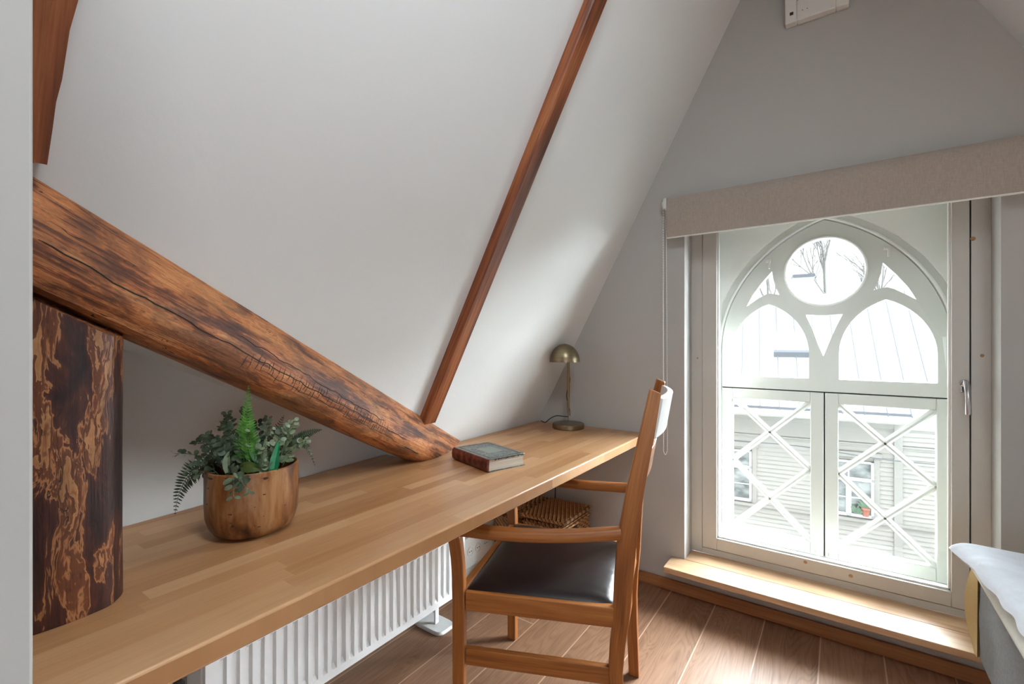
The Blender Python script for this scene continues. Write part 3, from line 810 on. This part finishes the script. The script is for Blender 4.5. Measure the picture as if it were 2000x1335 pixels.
for i in range(len(cpth) - 1):
    p0, p1, p2, p3 = cpth[max(i - 1, 0)], cpth[i], cpth[i + 1], cpth[min(i + 2, len(cpth) - 1)]
    for t_ in (0, .2, .4, .6, .8): sm.append(.5 * ((2 * p1) + (-p0 + p2) * t_ + (2 * p0 - 5 * p1 + 4 * p2 - p3) * t_ ** 2 + (-p0 + 3 * p1 - 3 * p2 + p3) * t_ ** 3))
build('power_cord', MB().tube(sm + [cpth[-1]], .0025, 8), M_black, lp, 'black power cord')
wr = [V((-1.172 + .009 * math.cos(a), 2.166 + .009 * math.sin(a) - .0 * k, .81 + k * .012)) for k, a in enumerate([k * .42 for k in range(18)])]
build('wound_cord', MB().tube(wr, .0018, 6), M_black, lp)

# ================================================================= POT AND PLANTS
PC = V((-1.165, .552, .7455))
pt = thing('potted_plant', tuple(PC), 'round brown wooden pot of mixed artificial ferns and eucalyptus on the desk', 'plant')
pr = [(0, 0), (.055, 0), (.070, .003), (.083, .010), (.093, .024), (.099, .045), (.1005, .075), (.1005, .150), (.1000, .156), (.0975, .1585), (.094, .157), (.0925, .150), (.0915, .115), (0, .113)]
build('pot', MB().lathe(PC, pr, 72), M_pot, pt, 'distressed brown wooden pot')
build('moss', MB().lathe(PC + V((0, 0, .1135)), [(0.0895, 0), (.0895, .010), (.06, .022), (0, .026)], 24), M_soil, pt)
FR = V((-.5787, .8156, 0)); RT = V((.8156, .5787, 0)); UP = V((0, 0, 1))
random.seed(11)
def spline(p0, p1, p2, n=12):
    return [p0 * (1 - t) ** 2 + p1 * 2 * t * (1 - t) + p2 * t * t for t in [i / n for i in range(n + 1)]]
def leaf(mb, p, d, nrm, L, W, fold=.2, n=5, tip=1.0):
    d = d.normalized(); s = d.cross(nrm).normalized(); nn = s.cross(d).normalized()
    L_, C_, R_ = [], [], []
    for i in range(n + 1):
        t = i / n; w = W * .5 * math.sin(math.pi * min(1, t ** .8 * .97 + .03)) ** .8 if tip else W * .5 * math.sqrt(max(0, 1 - (2 * t - 1) ** 2))
        c = p + d * (L * t) - nn * (.10 * L * t * t)
        C_.append(c); L_.append(c + s * w + nn * (fold * w)); R_.append(c - s * w + nn * (fold * w))
    vs_ = L_ + C_ + R_; m = n + 1; fs = []
    for i in range(n):
        fs += [(i, i + 1, m + i + 1, m + i), (m + i, m + i + 1, 2 * m + i + 1, 2 * m + i)]
    mb.add(vs_, fs, None, True)
def sway(path, i):
    a = path[max(i - 1, 0)]; b = path[min(i + 1, len(path) - 1)]; return (b - a).normalized()
def fern(path, nrm, lw, mat, n=22, wl=.0052, name='fern_frond', label=None, lobes=False):
    mb = MB(); mb.tube(path, [.0014 * (1 - .7 * i / (len(path) - 1)) for i in range(len(path))], 5, up=nrm)
    for k in range(n):
        t = .12 + .88 * k / (n - 1); f = t * (len(path) - 1); i = min(int(f), len(path) - 2); p = path[i].lerp(path[i + 1], f - i)
        d = sway(path, i); s = d.cross(nrm).normalized()
        L = lw * min(1, (1.02 - t) * 1.5) ** .8 * (1 if t > .25 else .65)
        for sg in (-1, 1):
            leaf(mb, p, s * sg + d * .55 - nrm * random.uniform(0, .25), nrm, L, max(.003, min(L * .30, wl)), .1, 4)
    return build(name, mb, mat, pt, label)
def sprig(path, mat, r, n=9, pairs=True, name='eucalyptus_sprig', label=None, elong=1.0, nrm0=None):
    mb = MB(); mb.tube(path, [.0013 * (1 - .6 * i / (len(path) - 1)) for i in range(len(path))], 5, up=(.3, .2, 1))
    for k in range(n):
        t = .18 + .82 * k / (n - 1); f = t * (len(path) - 1); i = min(int(f), len(path) - 2); p = path[i].lerp(path[i + 1], f - i)
        d = sway(path, i); a = random.uniform(0, 6.28)
        s = d.orthogonal().normalized(); s = Matrix.Rotation(a, 3, d) @ s
        rr = r * (1.1 - .5 * t) * random.uniform(.8, 1.15)
        for sg in ((-1, 1) if pairs else (1,)):
            dd = (s * sg + d * .5 + UP * .15).normalized()
            nn = (-FR * .7 + UP * .6 + V((random.uniform(-.5, .5), random.uniform(-.5, .5), random.uniform(-.3, .3)))).normalized()
            leaf(mb, p + dd * .002, dd, nn, rr * 2 * elong, rr * 1.7, .12, 6, 0)
    return build(name, mb, mat, pt, label)
def P(r, f, u): return PC + RT * r + FR * f + UP * u     # right, forward (away), up from pot base
TOP = .135
# tall bright fern and its neighbours
fern(spline(P(.02, -.03, TOP), P(.012, -.06, .25), P(.038, -.085, .355), 18), -FR, .028, M_fern, 30, .0068, label='tall bright green fern frond')
fern(spline(P(.0, -.02, TOP), P(-.020, -.03, .22), P(.000, -.04, .295), 12), (-FR + RT * .3).normalized(), .025, M_fern, 20, .0068, label='bright green fern frond')
fern(spline(P(.03, .02, TOP), P(.035, .02, .22), P(.060, .03, .270), 12), (-FR + UP * .3).normalized(), .026, M_brownfern, 18, label='brown fern frond')
fern(spline(P(.05, .03, TOP), P(.06, .03, .20), P(.085, .03, .262), 12), (-FR + UP * .3).normalized(), .024, M_brownfern, 18, label='brown fern frond')
fern(spline(P(.040, -.04, TOP), P(.050, -.05, .19), P(.060, -.05, .235), 12), -FR, .014, M_euca2, 20, label='pale green fern tip')
# drooping dark fern at the left
fern(spline(P(-.075, -.02, TOP + .03), P(-.155, -.03, .165), P(-.175, -.02, .045), 16), (-FR + RT * .2).normalized(), .034, M_darkfern, 22, label='dark fern frond drooping over the left side')
fern(spline(P(-.06, .02, TOP + .02), P(-.12, .03, .20), P(-.155, .03, .12), 12), (-FR + UP * .3).normalized(), .028, M_darkfern, 18, label='dark fern frond')
fern(spline(P(.07, .0, TOP + .03), P(.12, .0, .26), P(.150, .0, .155), 14), (-FR + UP * .3).normalized(), .017, M_euca, 22, label='fern frond arching over the right side')
fern(spline(P(.06, .02, TOP + .03), P(.10, .02, .23), P(.158, .02, .237), 14), (-FR + UP * .4).normalized(), .022, M_darkfern, 22, label='dark fern frond reaching right')
# blades
def blade(path, W, mat, label):
    mb = MB(); n = len(path) - 1; L_, C_, R_ = [], [], []
    for i, p in enumerate(path):
        d = sway(path, i); s = d.cross(-FR).normalized(); w = W * .5 * math.sin(math.pi * (.12 + .86 * i / n)) ** .7
        C_.append(p + FR * .004); L_.append(p + s * w); R_.append(p - s * w)
    m = n + 1; fs = []
    for i in range(n): fs += [(i, i + 1, m + i + 1, m + i), (m + i, m + i + 1, 2 * m + i + 1, 2 * m + i)]
    mb.add(L_ + C_ + R_, fs, None, True); return build('leaf_blade', mb, mat, pt, label)
blade(spline(P(.040, -.045, .165), P(.028, -.05, .20), P(.012, -.04, .235), 8), .020, M_blade, 'glossy bright green blade')
blade(spline(P(.074, -.050, .128), P(.076, -.055, .17), P(.086, -.045, .222), 8), .021, M_teal, 'teal green blade at the right')
blade(spline(P(-.028, -.055, .15), P(-.035, -.055, .175), P(-.028, -.05, .20), 8), .018, M_euca2, 'green leaf')
blade(spline(P(.004, -.062, .165), P(.025, -.068, .172), P(.052, -.060, .160), 8), .026, M_olive, 'broad olive leaf over the rim')
# eucalyptus sprigs
E_ = [(-.05, -.01, -.10, .0, .24, -.125, .0, .215, .011), (-.06, .0, -.12, .0, .19, -.185, -.01, .185, .009), (-.04, .02, -.07, .02, .25, -.075, .02, .275, .011),
      (-.03, .03, -.04, .03, .25, -.035, .03, .285, .011), (-.06, -.03, -.10, -.04, .19, -.120, -.05, .150, .010), (-.07, .01, -.13, .01, .23, -.150, .01, .205, .009),
      (-.02, -.03, -.04, -.04, .21, -.055, -.05, .225, .011), (-.05, .04, -.09, .05, .22, -.110, .06, .235, .010), (-.045, -.02, -.06, -.03, .22, -.085, -.04, .235, .012),
      (-.03, 0, -.05, 0, .22, -.06, -.01, .26, .012), (.0, .04, .0, .05, .22, .01, .05, .26, .010), (.05, .0, .06, .0, .22, .075, .0, .24, .010)]
for (r0, f0, r1, f1, u1, r2, f2, u2, rad_) in E_:
    sprig(spline(P(r0, f0, TOP), P(r1, f1, u1), P(r2, f2, u2), 10), M_euca, rad_, 9)
E2 = [(.06, -.01, .09, -.01, .24, .110, -.02, .265, .011), (.055, .0, .08, .0, .23, .095, -.01, .245, .012), (.06, .0, .11, .0, .22, .135, -.01, .215, .009), (.05, -.02, .07, -.03, .22, .085, -.04, .225, .010), (.02, .02, .03, .03, .20, .045, .02, .235, .010)]
for (r0, f0, r1, f1, u1, r2, f2, u2, rad_) in E2:
    sprig(spline(P(r0, f0, TOP), P(r1, f1, u1), P(r2, f2, u2), 10), M_euca2, rad_, 8, label='pale sage sprig')
for k in range(16):
    a = random.uniform(0, 6.28); rr_ = random.uniform(.02, .065); r0, f0 = rr_ * math.cos(a), rr_ * math.sin(a) * .8
    u2 = random.uniform(.185, .265) - abs(r0) * .5; r2, f2 = r0 * 1.7 + random.uniform(-.02, .01), f0 * 1.5
    sprig(spline(P(r0 * .6, f0 * .6, TOP), P(r0, f0, u2 - .03), P(r2, f2, u2), 9), random.choice([M_euca, M_euca, M_darkfern, M_euca2]), random.uniform(.008, .012), 8, elong=random.choice([1, 1.3]))
# sprig hanging over the front rim
sprig(spline(P(-.03, -.06, .150), P(.02, -.105, .178), P(.060, -.125, .128), 10), M_euca, .009, 9, elong=1.3, label='grey-green sprig trailing over the front rim')
sprig(spline(P(-.01, -.06, .150), P(.02, -.11, .170), P(.028, -.125, .120), 10), M_euca, .009, 7, elong=1.3, label='grey-green sprig trailing over the front rim')
sprig(spline(P(-.06, -.05, .150), P(-.09, -.075, .165), P(-.105, -.080, .135), 8), M_euca, .008, 6)

# ================================================================= CHAIR
NF, NR, FRr, FF = V((-.9164, 1.029)), V((-.495, 1.218)), V((-.606, 1.6135)), V((-1.078, 1.53))
ctr = (NF + NR + FRr + FF) / 4
ch = thing('armchair', (ctr.x, ctr.y, 0), 'oak armchair with black leather seat pulled up to the desk', 'chair')
bn = (NR - NF).normalized(); bf = (FRr - FF).normalized(); fw = -(bn + bf).normalized()   # fw = towards the seat front
lat = V((fw.y, -fw.x)); lat = lat if lat.dot(NF - FF) > 0 else -lat
def v3(p, z): return V((p.x, p.y, z))
def rect(w, h_, r=.003): return [(-w / 2, -h_ / 2), (w / 2, -h_ / 2), (w / 2, h_ / 2), (-w / 2, h_ / 2)]
# front legs: flare back a little at the top where the arm sits
for P0, dr, nm in ((NF, bn, 'n'), (FF, bf, 'f')):
    zs = [0.001, .2, .42, .50, .56, .60, .632]; off = [0, 0, 0, -.001, -.005, -.010, -.016]; wd = [.034, .036, .037, .036, .036, .037, .040]
    sidev = V((-dr.y, dr.x))
    rings = []; gr = []
    for z, o, w in zip(zs, off, wd):
        c = P0 + dr * (o - .004)
        hw = .015
        rings.append([v3(c + dr * a + sidev * b, z) for a, b in ((-w / 2, -hw), (w / 2, -hw), (w / 2, hw), (-w / 2, hw))])
        gr.append([(a + 2, b, z) for a, b in ((-w / 2, -hw), (w / 2, -hw), (w / 2, hw), (-w / 2, hw))])
    build('leg', MB().loft(rings, gr), M_oak, ch, bevel=.003)
# rear legs continue up as back posts
for P0, dr, sgn in ((NR, bn, 1), (FRr, bf, -1)):
    zs = [.001, .10, .20, .29, .37, .42, .47, .55, .66, .80, .94, 1.072]
    off = [.022, .004, -.008, -.014, -.008, -.001, .003, .008, .017, .040, .068, .092]
    wd = [.036, .036, .037, .039, .042, .044, .047, .051, .052, .047, .040, .029]
    if sgn < 0: off = [.002, -.002, -.006, -.008, -.006, -.002, .0, .002, .008, .036, .066, .094]
    sidev = V((-dr.y, dr.x)); rings = []; gr = []
    for z, o, w in zip(zs, off, wd):
        c = P0 + dr * o; hw = .0125
        rings.append([v3(c + dr * a + sidev * b, z - (.012 if (z > 1.07 and a > 0) else 0)) for a, b in ((-w / 2, -hw), (w / 2, -hw), (w / 2, hw), (-w / 2, hw))])
        gr.append([(a + 5, b + sgn, z) for a, b in ((-w / 2, -hw), (w / 2, -hw), (w / 2, hw), (-w / 2, hw))])
    build('leg', MB().loft(rings, gr), M_oak, ch, bevel=.003)
def rail(a, b, z0, z1, th, name, inset=.018, mat=M_oak, bow=0, dz=0):
    d = (b - a).normalized(); A = a + d * inset; B = b - d * inset; n = 8; s = V((-d.y, d.x)); rings = []; gr = []
    for i in range(n + 1):
        t = i / n; c = A.lerp(B, t) + s * (bow * 4 * t * (1 - t)); zz = dz * t
        rings.append([v3(c + s * q, z + zz) for q, z in ((-th / 2, z0), (th / 2, z0), (th / 2, z1), (-th / 2, z1))])
        gr.append([(q + z0 * 3, z, t * (B - A).length) for q, z in ((-th / 2, z0), (th / 2, z0), (th / 2, z1), (-th / 2, z1))])
    return build(name, MB().loft(rings, gr), mat, ch, bevel=.002)
rail(NF, NR, .4125, .467, .024, 'seat_rail'); rail(FF, FRr, .4125, .467, .024, 'seat_rail')
rail(NF, FF, .4125, .467, .024, 'seat_rail', .016); rail(NR, FRr, .4125, .467, .022, 'seat_rail', .014)
rail(NF, NR, .252, .300, .020, 'stretcher'); rail(FF, FRr, .252, .300, .020, 'stretcher')
rail(NR + bn * -.012, FRr + bf * -.012, .262, .318, .018, 'stretcher', .014)
# arms: bowed outwards, wide and rounded
def arm(P0, P1, dr, out):
    A = P0 - dr * .035; B = P1 + dr * .000; n = 20; path = []; prof = []
    for i in range(n + 1):
        t = i / n; c = A.lerp(B, t) + out * (.028 * math.sin(math.pi * t) + .004)
        z = .650 + .022 * t ** 2 - .004 * math.sin(math.pi * t)
        path.append(v3(c, z)); w = .028 - .010 * t; hh = .0165 if t < .9 else .017
        prof.append([(w * math.copysign(abs(math.cos(a)) ** .6, math.cos(a)), hh * math.copysign(abs(math.sin(a)) ** .7, math.sin(a))) for a in [k * math.pi / 8 for k in range(16)]])
    build('armrest', MB().sweep(path, prof, smooth=True), M_oak, ch)
arm(NF, NR, bn, lat * .55); arm(FF, FRr, bf, -lat * .55)
# top rail bowed backwards, and lower slat
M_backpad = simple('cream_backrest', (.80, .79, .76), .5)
def toprail(z0, z1, bow, name, th=.016, off0=0.0, mat=M_oak, label=None):
    offs = lambda z: (.022 + (z - .66) / .42 * .074)
    n = 16; rings = []; gr = []
    for i in range(n + 1):
        t = i / n; ring = []; g = []
        for q, z in ((0, z0), (th, z0 + .012), (th, z1 - .004), (0, z1), (-.002, (z0 + z1) / 2)):
            base = (NR + bn * offs(z)).lerp(FRr + bf * offs(z), t)
            back = (bn + bf).normalized()
            ring.append(v3(base + back * (bow * 4 * t * (1 - t) + q + off0), z)); g.append((q, z, t * .4))
        rings.append(ring); gr.append(g)
    build(name, MB().loft(rings, gr, smooth=False), mat, ch, label, bevel=.002)
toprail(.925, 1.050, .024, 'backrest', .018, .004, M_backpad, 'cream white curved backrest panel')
toprail(.80, .90, .014, 'back_slat', .010, .000)
# leather seat pad
mb = MB(); N = 36; vs_ = []; gs = []
q00 = NF + (FRr - NF).normalized() * .012; q10 = NR + (FF - NR).normalized() * .012; q01 = FF + (NR - FF).normalized() * .010; q11 = FRr + (NF - FRr).normalized() * .012
q00 = NF + bn * .018 - lat * 0.004; q10 = NR - bn * .022 - lat * .004; q01 = FF + bf * .010 + lat * .006; q11 = FRr - bf * .022 + lat * .006
for i in range(N + 1):
    for j in range(N + 1):
        u = i / N; v = j / N
        eu = u; p = (q00 * (1 - eu) + q10 * eu) * (1 - v) + (q01 * (1 - eu) + q11 * eu) * v
        e = (1 - abs(2 * u - 1) ** 5) * (1 - abs(2 * v - 1) ** 5)
        dome = .020 * e ** .5 + .016 * math.sin(math.pi * u) * math.sin(math.pi * v)
        pk = 0
        if u > .72:   # puckers against the rear legs
            pk = -.006 * ((u - .72) / .28) ** 1.5 * (.5 + .5 * math.cos(v * 62)) * math.exp(-v * 3.0)
        vs_.append(v3(p, .4675 + dome + pk)); gs.append((u, v, 0))
fs = []
for i in range(N):
    for j in range(N):
        a = i * (N + 1) + j; fs.append((a, a + 1, a + N + 2, a + N + 1))
mb.add(vs_, fs, gs, True)
rim = [i * (N + 1) for i in range(N + 1)] + [N * (N + 1) + j for j in range(1, N + 1)] + [i * (N + 1) + N for i in range(N - 1, -1, -1)] + [j for j in range(N - 1, 0, -1)]
low = [vs_[k] - V((0, 0, .006)) for k in rim]; n0 = len(mb.v)
mb.v += low; mb.g += [V(g) for g in low]
for k in range(len(rim)):
    a, b = rim[k], rim[(k + 1) % len(rim)]; mb.f.append([a, b, n0 + (k + 1) % len(rim), n0 + k]); mb.sm.append(True)
mb.f.append([n0 + k for k in range(len(rim))]); mb.sm.append(False)
build('seat', mb, M_leather, ch, 'black leather seat pad')

# ================================================================= BED
bd = thing('bed', (.80, .95, 0), 'bed corner with grey fabric base and pale blue-white duvet at the right edge', 'bed')
bx0, bx1, by0, by1 = .345, 1.10, -.3, 1.985
def soft_box(x0, x1, y0, y1, z0, z1, r=.03):
    mb = MB(); rings = []
    def rr(x0, x1, y0, y1, r):
        pts = []
        for (cx, cy, a) in ((x1 - r, y1 - r, 0), (x0 + r, y1 - r, 90), (x0 + r, y0 + r, 180), (x1 - r, y0 + r, 270)):
            pts += [(cx + r * math.cos(math.radians(a + k * 22.5)), cy + r * math.sin(math.radians(a + k * 22.5))) for k in range(5)]
        return pts
    e = .012
    for z, i in ((z0, e), (z0 + e, 0), ((z0 + z1) / 2, -.003), (z1 - e, 0), (z1, e)):
        rings.append([V((x, y, z)) for x, y in rr(x0 + i, x1 - i, y0 + i, y1 - i, r)])
    gr = [[(p.x, p.y, p.z) for p in r_] for r_ in rings]
    return mb.loft(rings, gr, smooth=True)
build('bed_base', soft_box(bx0, bx1, by0, by1, .235, .505), M_greyfab, bd, 'grey fabric bed base')
build('mattress_topper', soft_box(bx0 - .022, bx1, by0, by1 - .03, .506, .549), M_topper, bd, 'cream mattress topper')
# duvet: lumpy sheet with rounded overhang
mb = MB(); NX, NY = 40, 150; vs_ = []
for i in range(NX + 1):
    for j in range(NY + 1):
        u = i / NX; v = j / NY
        x = bx0 - .026 - .050 * max(0, (v - .80) / .20) ** 1.5 * (1 - u) + (bx1 - bx0 + .01) * u; y = by0 + (by1 - by0 - .035) * v
        x += (.0025 * math.sin(v * 95 + 2 * math.sin(v * 23)) ) * (1 - u) ** 6
        edge = min(u / .07, 1); ee = min((1 - v) / .012, 1)
        h_ = .566 + .030 * math.sqrt(max(0, 1 - (1 - edge) ** 2)) * (.5 + .5 * math.sqrt(max(0, 1 - (1 - ee) ** 2)))
        h_ += .004 * noise.noise(V((x * 11, y * 9, 1))) + .0035 * noise.noise(V((x * 14 + y * 26, y * 40, 3))) + .0035 * math.sin(v * 95 + 2 * math.sin(v * 23) + u * 9) * math.exp(-u * 7)
        vs_.append(V((x, y, h_)))
fs = []
for i in range(NX):
    for j in range(NY):
        a = i * (NY + 1) + j; fs.append((a, a + 1, a + NY + 2, a + NY + 1))
mb.add(vs_, fs, None, True)
rim = [i * (NY + 1) for i in range(NX + 1)] + [NX * (NY + 1) + j for j in range(1, NY + 1)] + [i * (NY + 1) + NY for i in range(NX - 1, -1, -1)] + [j for j in range(NY - 1, 0, -1)]
n0 = len(mb.v)
cc = V(((bx0 + bx1) / 2, (by0 + by1) / 2, 0))
for k in rim:
    p = vs_[k]; q = p.copy(); q.x += .012 if p.x < cc.x else -.012; q.z = .550 + .004 * noise.noise(V((0, p.y * 14, 5)))
    mb.v.append(q); mb.g.append(q.copy())
for k in range(len(rim)):
    mb.f.append([rim[k], rim[(k + 1) % len(rim)], n0 + (k + 1) % len(rim), n0 + k]); mb.sm.append(True)
mb.f.append([n0 + k for k in range(len(rim))]); mb.sm.append(True)
build('duvet', mb, M_duvet, bd, 'pale blue-white duvet', sub=1)
# yellow cloth tucked round the far corner
mb = MB(); rings = []
for k in range(14):
    t = k / 13; z = .545 - .30 * t; w = .014 + .040 * math.sin(t * 3.1) ** 1.3 
    rings.append([V((bx0 + .07, by1 + .004, z)), V((bx0 + .018, by1 + .006 + .006 * math.sin(t * 3), z)), V((bx0 - w * .55, by1 - .004, z)), V((bx0 - .006, by1 - .030 - .01 * (1 - t), z)), V((bx0 + .001, by1 - .020, z)), V((bx0 + .03, by1 - .001, z))])
mb.loft(rings, [[tuple(p) for p in r_] for r_ in rings], smooth=True)
build('yellow_sheet', mb, M_yellow, bd, 'yellow sheet corner sticking out')
for x in (bx0 + .12, bx1 - .12):
    for y in (by0 + .15, by1 - .35):
        build('leg', MB().lathe((x, y, .001), [(0, 0), (.022, 0), (.028, .234), (0, .234)], 16), M_oak, bd)

# ================================================================= OUTSIDE
KS = 1.6; PO = V((0, 9.0 * KS, 0)); GD = V((.9907, .136, 0)).normalized(); GN = V((GD.y, -GD.x, 0)); 
def fz(z): return 1.2 + (z - 1.2) * KS
def fpnt(s, z, out=0.0): return PO + GD * (s * KS) + GN * out + V((0, 0, fz(z)))
hs = thing('house', tuple(fpnt(0, -3.2)), 'white clapboard house with pale metal roof seen through the window', 'house')
mb = MB()
zz = -4.0
for (sa, sb, ya, yb) in ((-9, 9, -4.0, .02),):
    rows = []; z = ya; prof = []
    while z < yb:
        prof.append((z, .030)); prof.append((min(z + .067, yb), .002)); z += .070
    rings = [[fpnt(s, z, o) for z, o in prof] + [fpnt(s, yb, -.3), fpnt(s, ya, -.3)] for s in (sa, sb)]
    mb.loft(rings)
build('siding', mb, M_siding, hs)
def fbox(s0, s1, z0, z1, o0, o1, mb=None):
    mb = mb or MB(); ps = [fpnt(s, z, o) for z in (z0, z1) for o in (o0, o1) for s in (s0, s1)]
    mb.add(ps, [(0, 2, 3, 1), (4, 5, 7, 6), (0, 1, 5, 4), (2, 6, 7, 3), (0, 4, 6, 2), (1, 3, 7, 5)]); return mb
build('corner_board', fbox(.674, .775, -4, .0, 0, .07), M_housetrim, hs)
build('drip_board', fbox(-9, 9, -1.585, -1.545, 0, .10), M_housetrim, hs)
build('frieze_board', fbox(-9, 9, -.40, -.375, 0, .05, fbox(-9, 9, -.12, -.0, 0, .06)), M_housetrim, hs)
build('eave', fbox(-9, .80, .0, .030, -.3, .62), M_housetrim, hs)
build('gutter', fbox(-9, .80, .115, .160, .40, .60), M_gutter, hs)
# roof rising away from the eave
mb = MB()
e0 = .62; H = 3.17; RUN = 2.0
def roofp(s, t, up=0): return PO + GD * (s * KS) + GN * (e0 - (RUN + e0) * t) + V((0, 0, fz(.03) + H * t + up))
mb.loft([[roofp(s, 0), roofp(s, 0, .12), roofp(s, 1, .12), roofp(s, 1)] for s in (-9, 9)])
build('roof', mb, M_roofmetal, hs)
k = 0; s_ = -8.0
while s_ < 8:
    build('roof_seam', MB().loft([[roofp(s_, t, .12), roofp(s_ + .014, t, .12), roofp(s_ + .014, t, .155), roofp(s_, t, .155)] for t in (.002, .998)]), M_seam, hs)
    s_ += .275
def roofbox(s0, s1, t0, t1, h0, h1):
    mb = MB(); mb.add([roofp(s, t, h) for h in (h0, h1) for t in (t0, t1) for s in (s0, s1)], [(0, 2, 3, 1), (4, 5, 7, 6), (0, 1, 5, 4), (2, 6, 7, 3), (0, 4, 6, 2), (1, 3, 7, 5)]); return mb
r_ = build('roof_window', roofbox(-.86, -.40, .44, .60, .12, .24), M_houseframe, hs)
build('roof_window_flashing', roofbox(-.90, -.36, .42, .44, .12, .26), M_gutter, r_)
build('roof_window_pane', roofbox(-.82, -.44, .46, .58, .24, .25), M_roofmetal, r_)
chm = build('chimney', MB().loft([[roofp(s, 1.0, h) + GN * g for s, g in ((-.55, -.3), (-.24, -.3), (-.24, .3), (-.55, .3))] for h in (-.3, .60)]), M_houseframe, hs)
build('chimney_cap', MB().loft([[roofp(s, 1.0, h) + GN * g for s, g in ((-.57, -.35), (-.22, -.35), (-.22, .35), (-.57, .35))] for h in (.60, .69)]), M_gutter, chm)
# windows
def fwin(c, hw, z0, z1):
    zt = z1 - (z1 - z0) * .33
    fr = fbox(c - hw, c - hw + .035, z0, z1, .02, .09); fbox(c + hw - .035, c + hw, z0, z1, .02, .09, fr); fbox(c - hw, c + hw, z0, z0 + .045, .02, .09, fr); fbox(c - hw, c + hw, z1 - .03, z1, .02, .09, fr)
    fbox(c - .035, c + .035, z0, zt, .02, .09, fr); fbox(c - hw, c + hw, zt - .025, zt + .025, .02, .09, fr)
    zc = (z0 + zt) / 2
    fbox(c - hw, c + hw, zc - .008, zc + .008, .02, .08, fr); fbox(c - .010, c + .010, zt, z1, .02, .08, fr)
    w = build('house_window', fr, M_houseframe, hs)
    build('pane', fbox(c - hw + .02, c + hw - .02, z0 + .02, z1 - .02, .005, .04), M_farglass, w)
    cs = fbox(c - hw - .075, c - hw - .005, z0 - .03, z1 + .06, 0, .05); fbox(c + hw + .005, c + hw + .075, z0 - .03, z1 + .06, 0, .05, cs); fbox(c - hw - .10, c + hw + .10, z1 + .06, z1 + .14, 0, .09, cs); fbox(c - hw - .09, c + hw + .09, z0 - .07, z0 - .03, 0, .12, cs)
    build('casing', cs, M_housetrim, w)
for c in (.108, -1.56): fwin(c, .318, -1.52, -.655)
# flower pot on the far sill
fpo = thing('flower_pot', tuple(fpnt(.315, -1.47, .12)), 'red flower pot standing in the window of the house opposite', 'flower pot')
build('pot', MB().lathe(fpnt(.315, -1.475, .17), [(0, 0), (.06, 0), (.085, .16), (.095, .17), (.09, .20), (0, .20)], 16), M_terracotta, fpo, 'red pot')
random.seed(5)
mb = MB()
for k in range(26):
    a = random.uniform(0, 6.28); d = V((math.cos(a), math.sin(a) * .4, random.uniform(.3, 1.3))).normalized()
    leaf(mb, fpnt(.315 if k < 12 else .20, -1.35 if k < 12 else -1.45, .17), d, V((0, -1, .3)), random.uniform(.12, .26), .06)
build('foliage', mb, M_potplant, fpo)
build('wall_cable', MB().tube([fpnt(s, -.46 - .14 * (s + 1.5) / 3.2 - .02 * math.sin(s * 3), .25) for s in [-3 + .2 * i for i in range(32)]], .012, 6), M_gutter, label='thin overhead cable crossing in front of the house', cat='cable')
build('street', MB().box(-40, 40, 3.2, 60, -4.9, -4.6), M_ground, kind='structure')

# bare trees behind the roof
def tree(loc, top, seed, label, lean=0.0):
    random.seed(seed); mb = MB()
    def br(p, d, L, r, lv):
        n = 5; path = [p]; q = p
        for i in range(n):
            d = (d + V((random.uniform(-.13, .13), random.uniform(-.13, .13), .05))).normalized(); q = q + d * L / n; path.append(q)
        mb.tube(path, [r * (1 - .45 * i / n) for i in range(n + 1)], 4 if lv > 1 else 6, up=(.3, .9, .1))
        if lv >= 4: return
        for k in range(5 if lv == 0 else random.choice((3, 4))):
            t = random.uniform(.25, 1.0) if lv else random.uniform(.0, 1.0); a = path[int(t * n)]
            ax = Matrix.Rotation(random.uniform(0, 6.28), 3, d) @ d.orthogonal().normalized()
            br(a, (d + ax * random.uniform(.25, .65)).normalized(), L * random.uniform(.5, .8), r * .55, lv + 1)
    base = V(loc); fork = V((loc[0] + lean, loc[1], 2.4))
    mb.tube([base, base.lerp(fork, .5) + V((.05, 0, 0)), fork], [.16, .11, .075], 8, up=(.3, .9, .1))
    br(fork, V((.06, 0, 1)).normalized(), top - 2.4, .07, 0)
    build('bare_tree', mb, M_bark, label=label, cat='tree', group='bare trees behind the house roof', origin=loc)
tree((-.45, 22.0, -4.5), 5.6, 3, 'leafless tree rising behind the roof beside the chimney')
tree((1.35, 23.5, -4.5), 5.0, 8, 'leafless tree behind the roof, right of the chimney')
tree((-2.7, 24.0, -4.5), 5.4, 13, 'leafless tree behind the roof, left of the chimney')
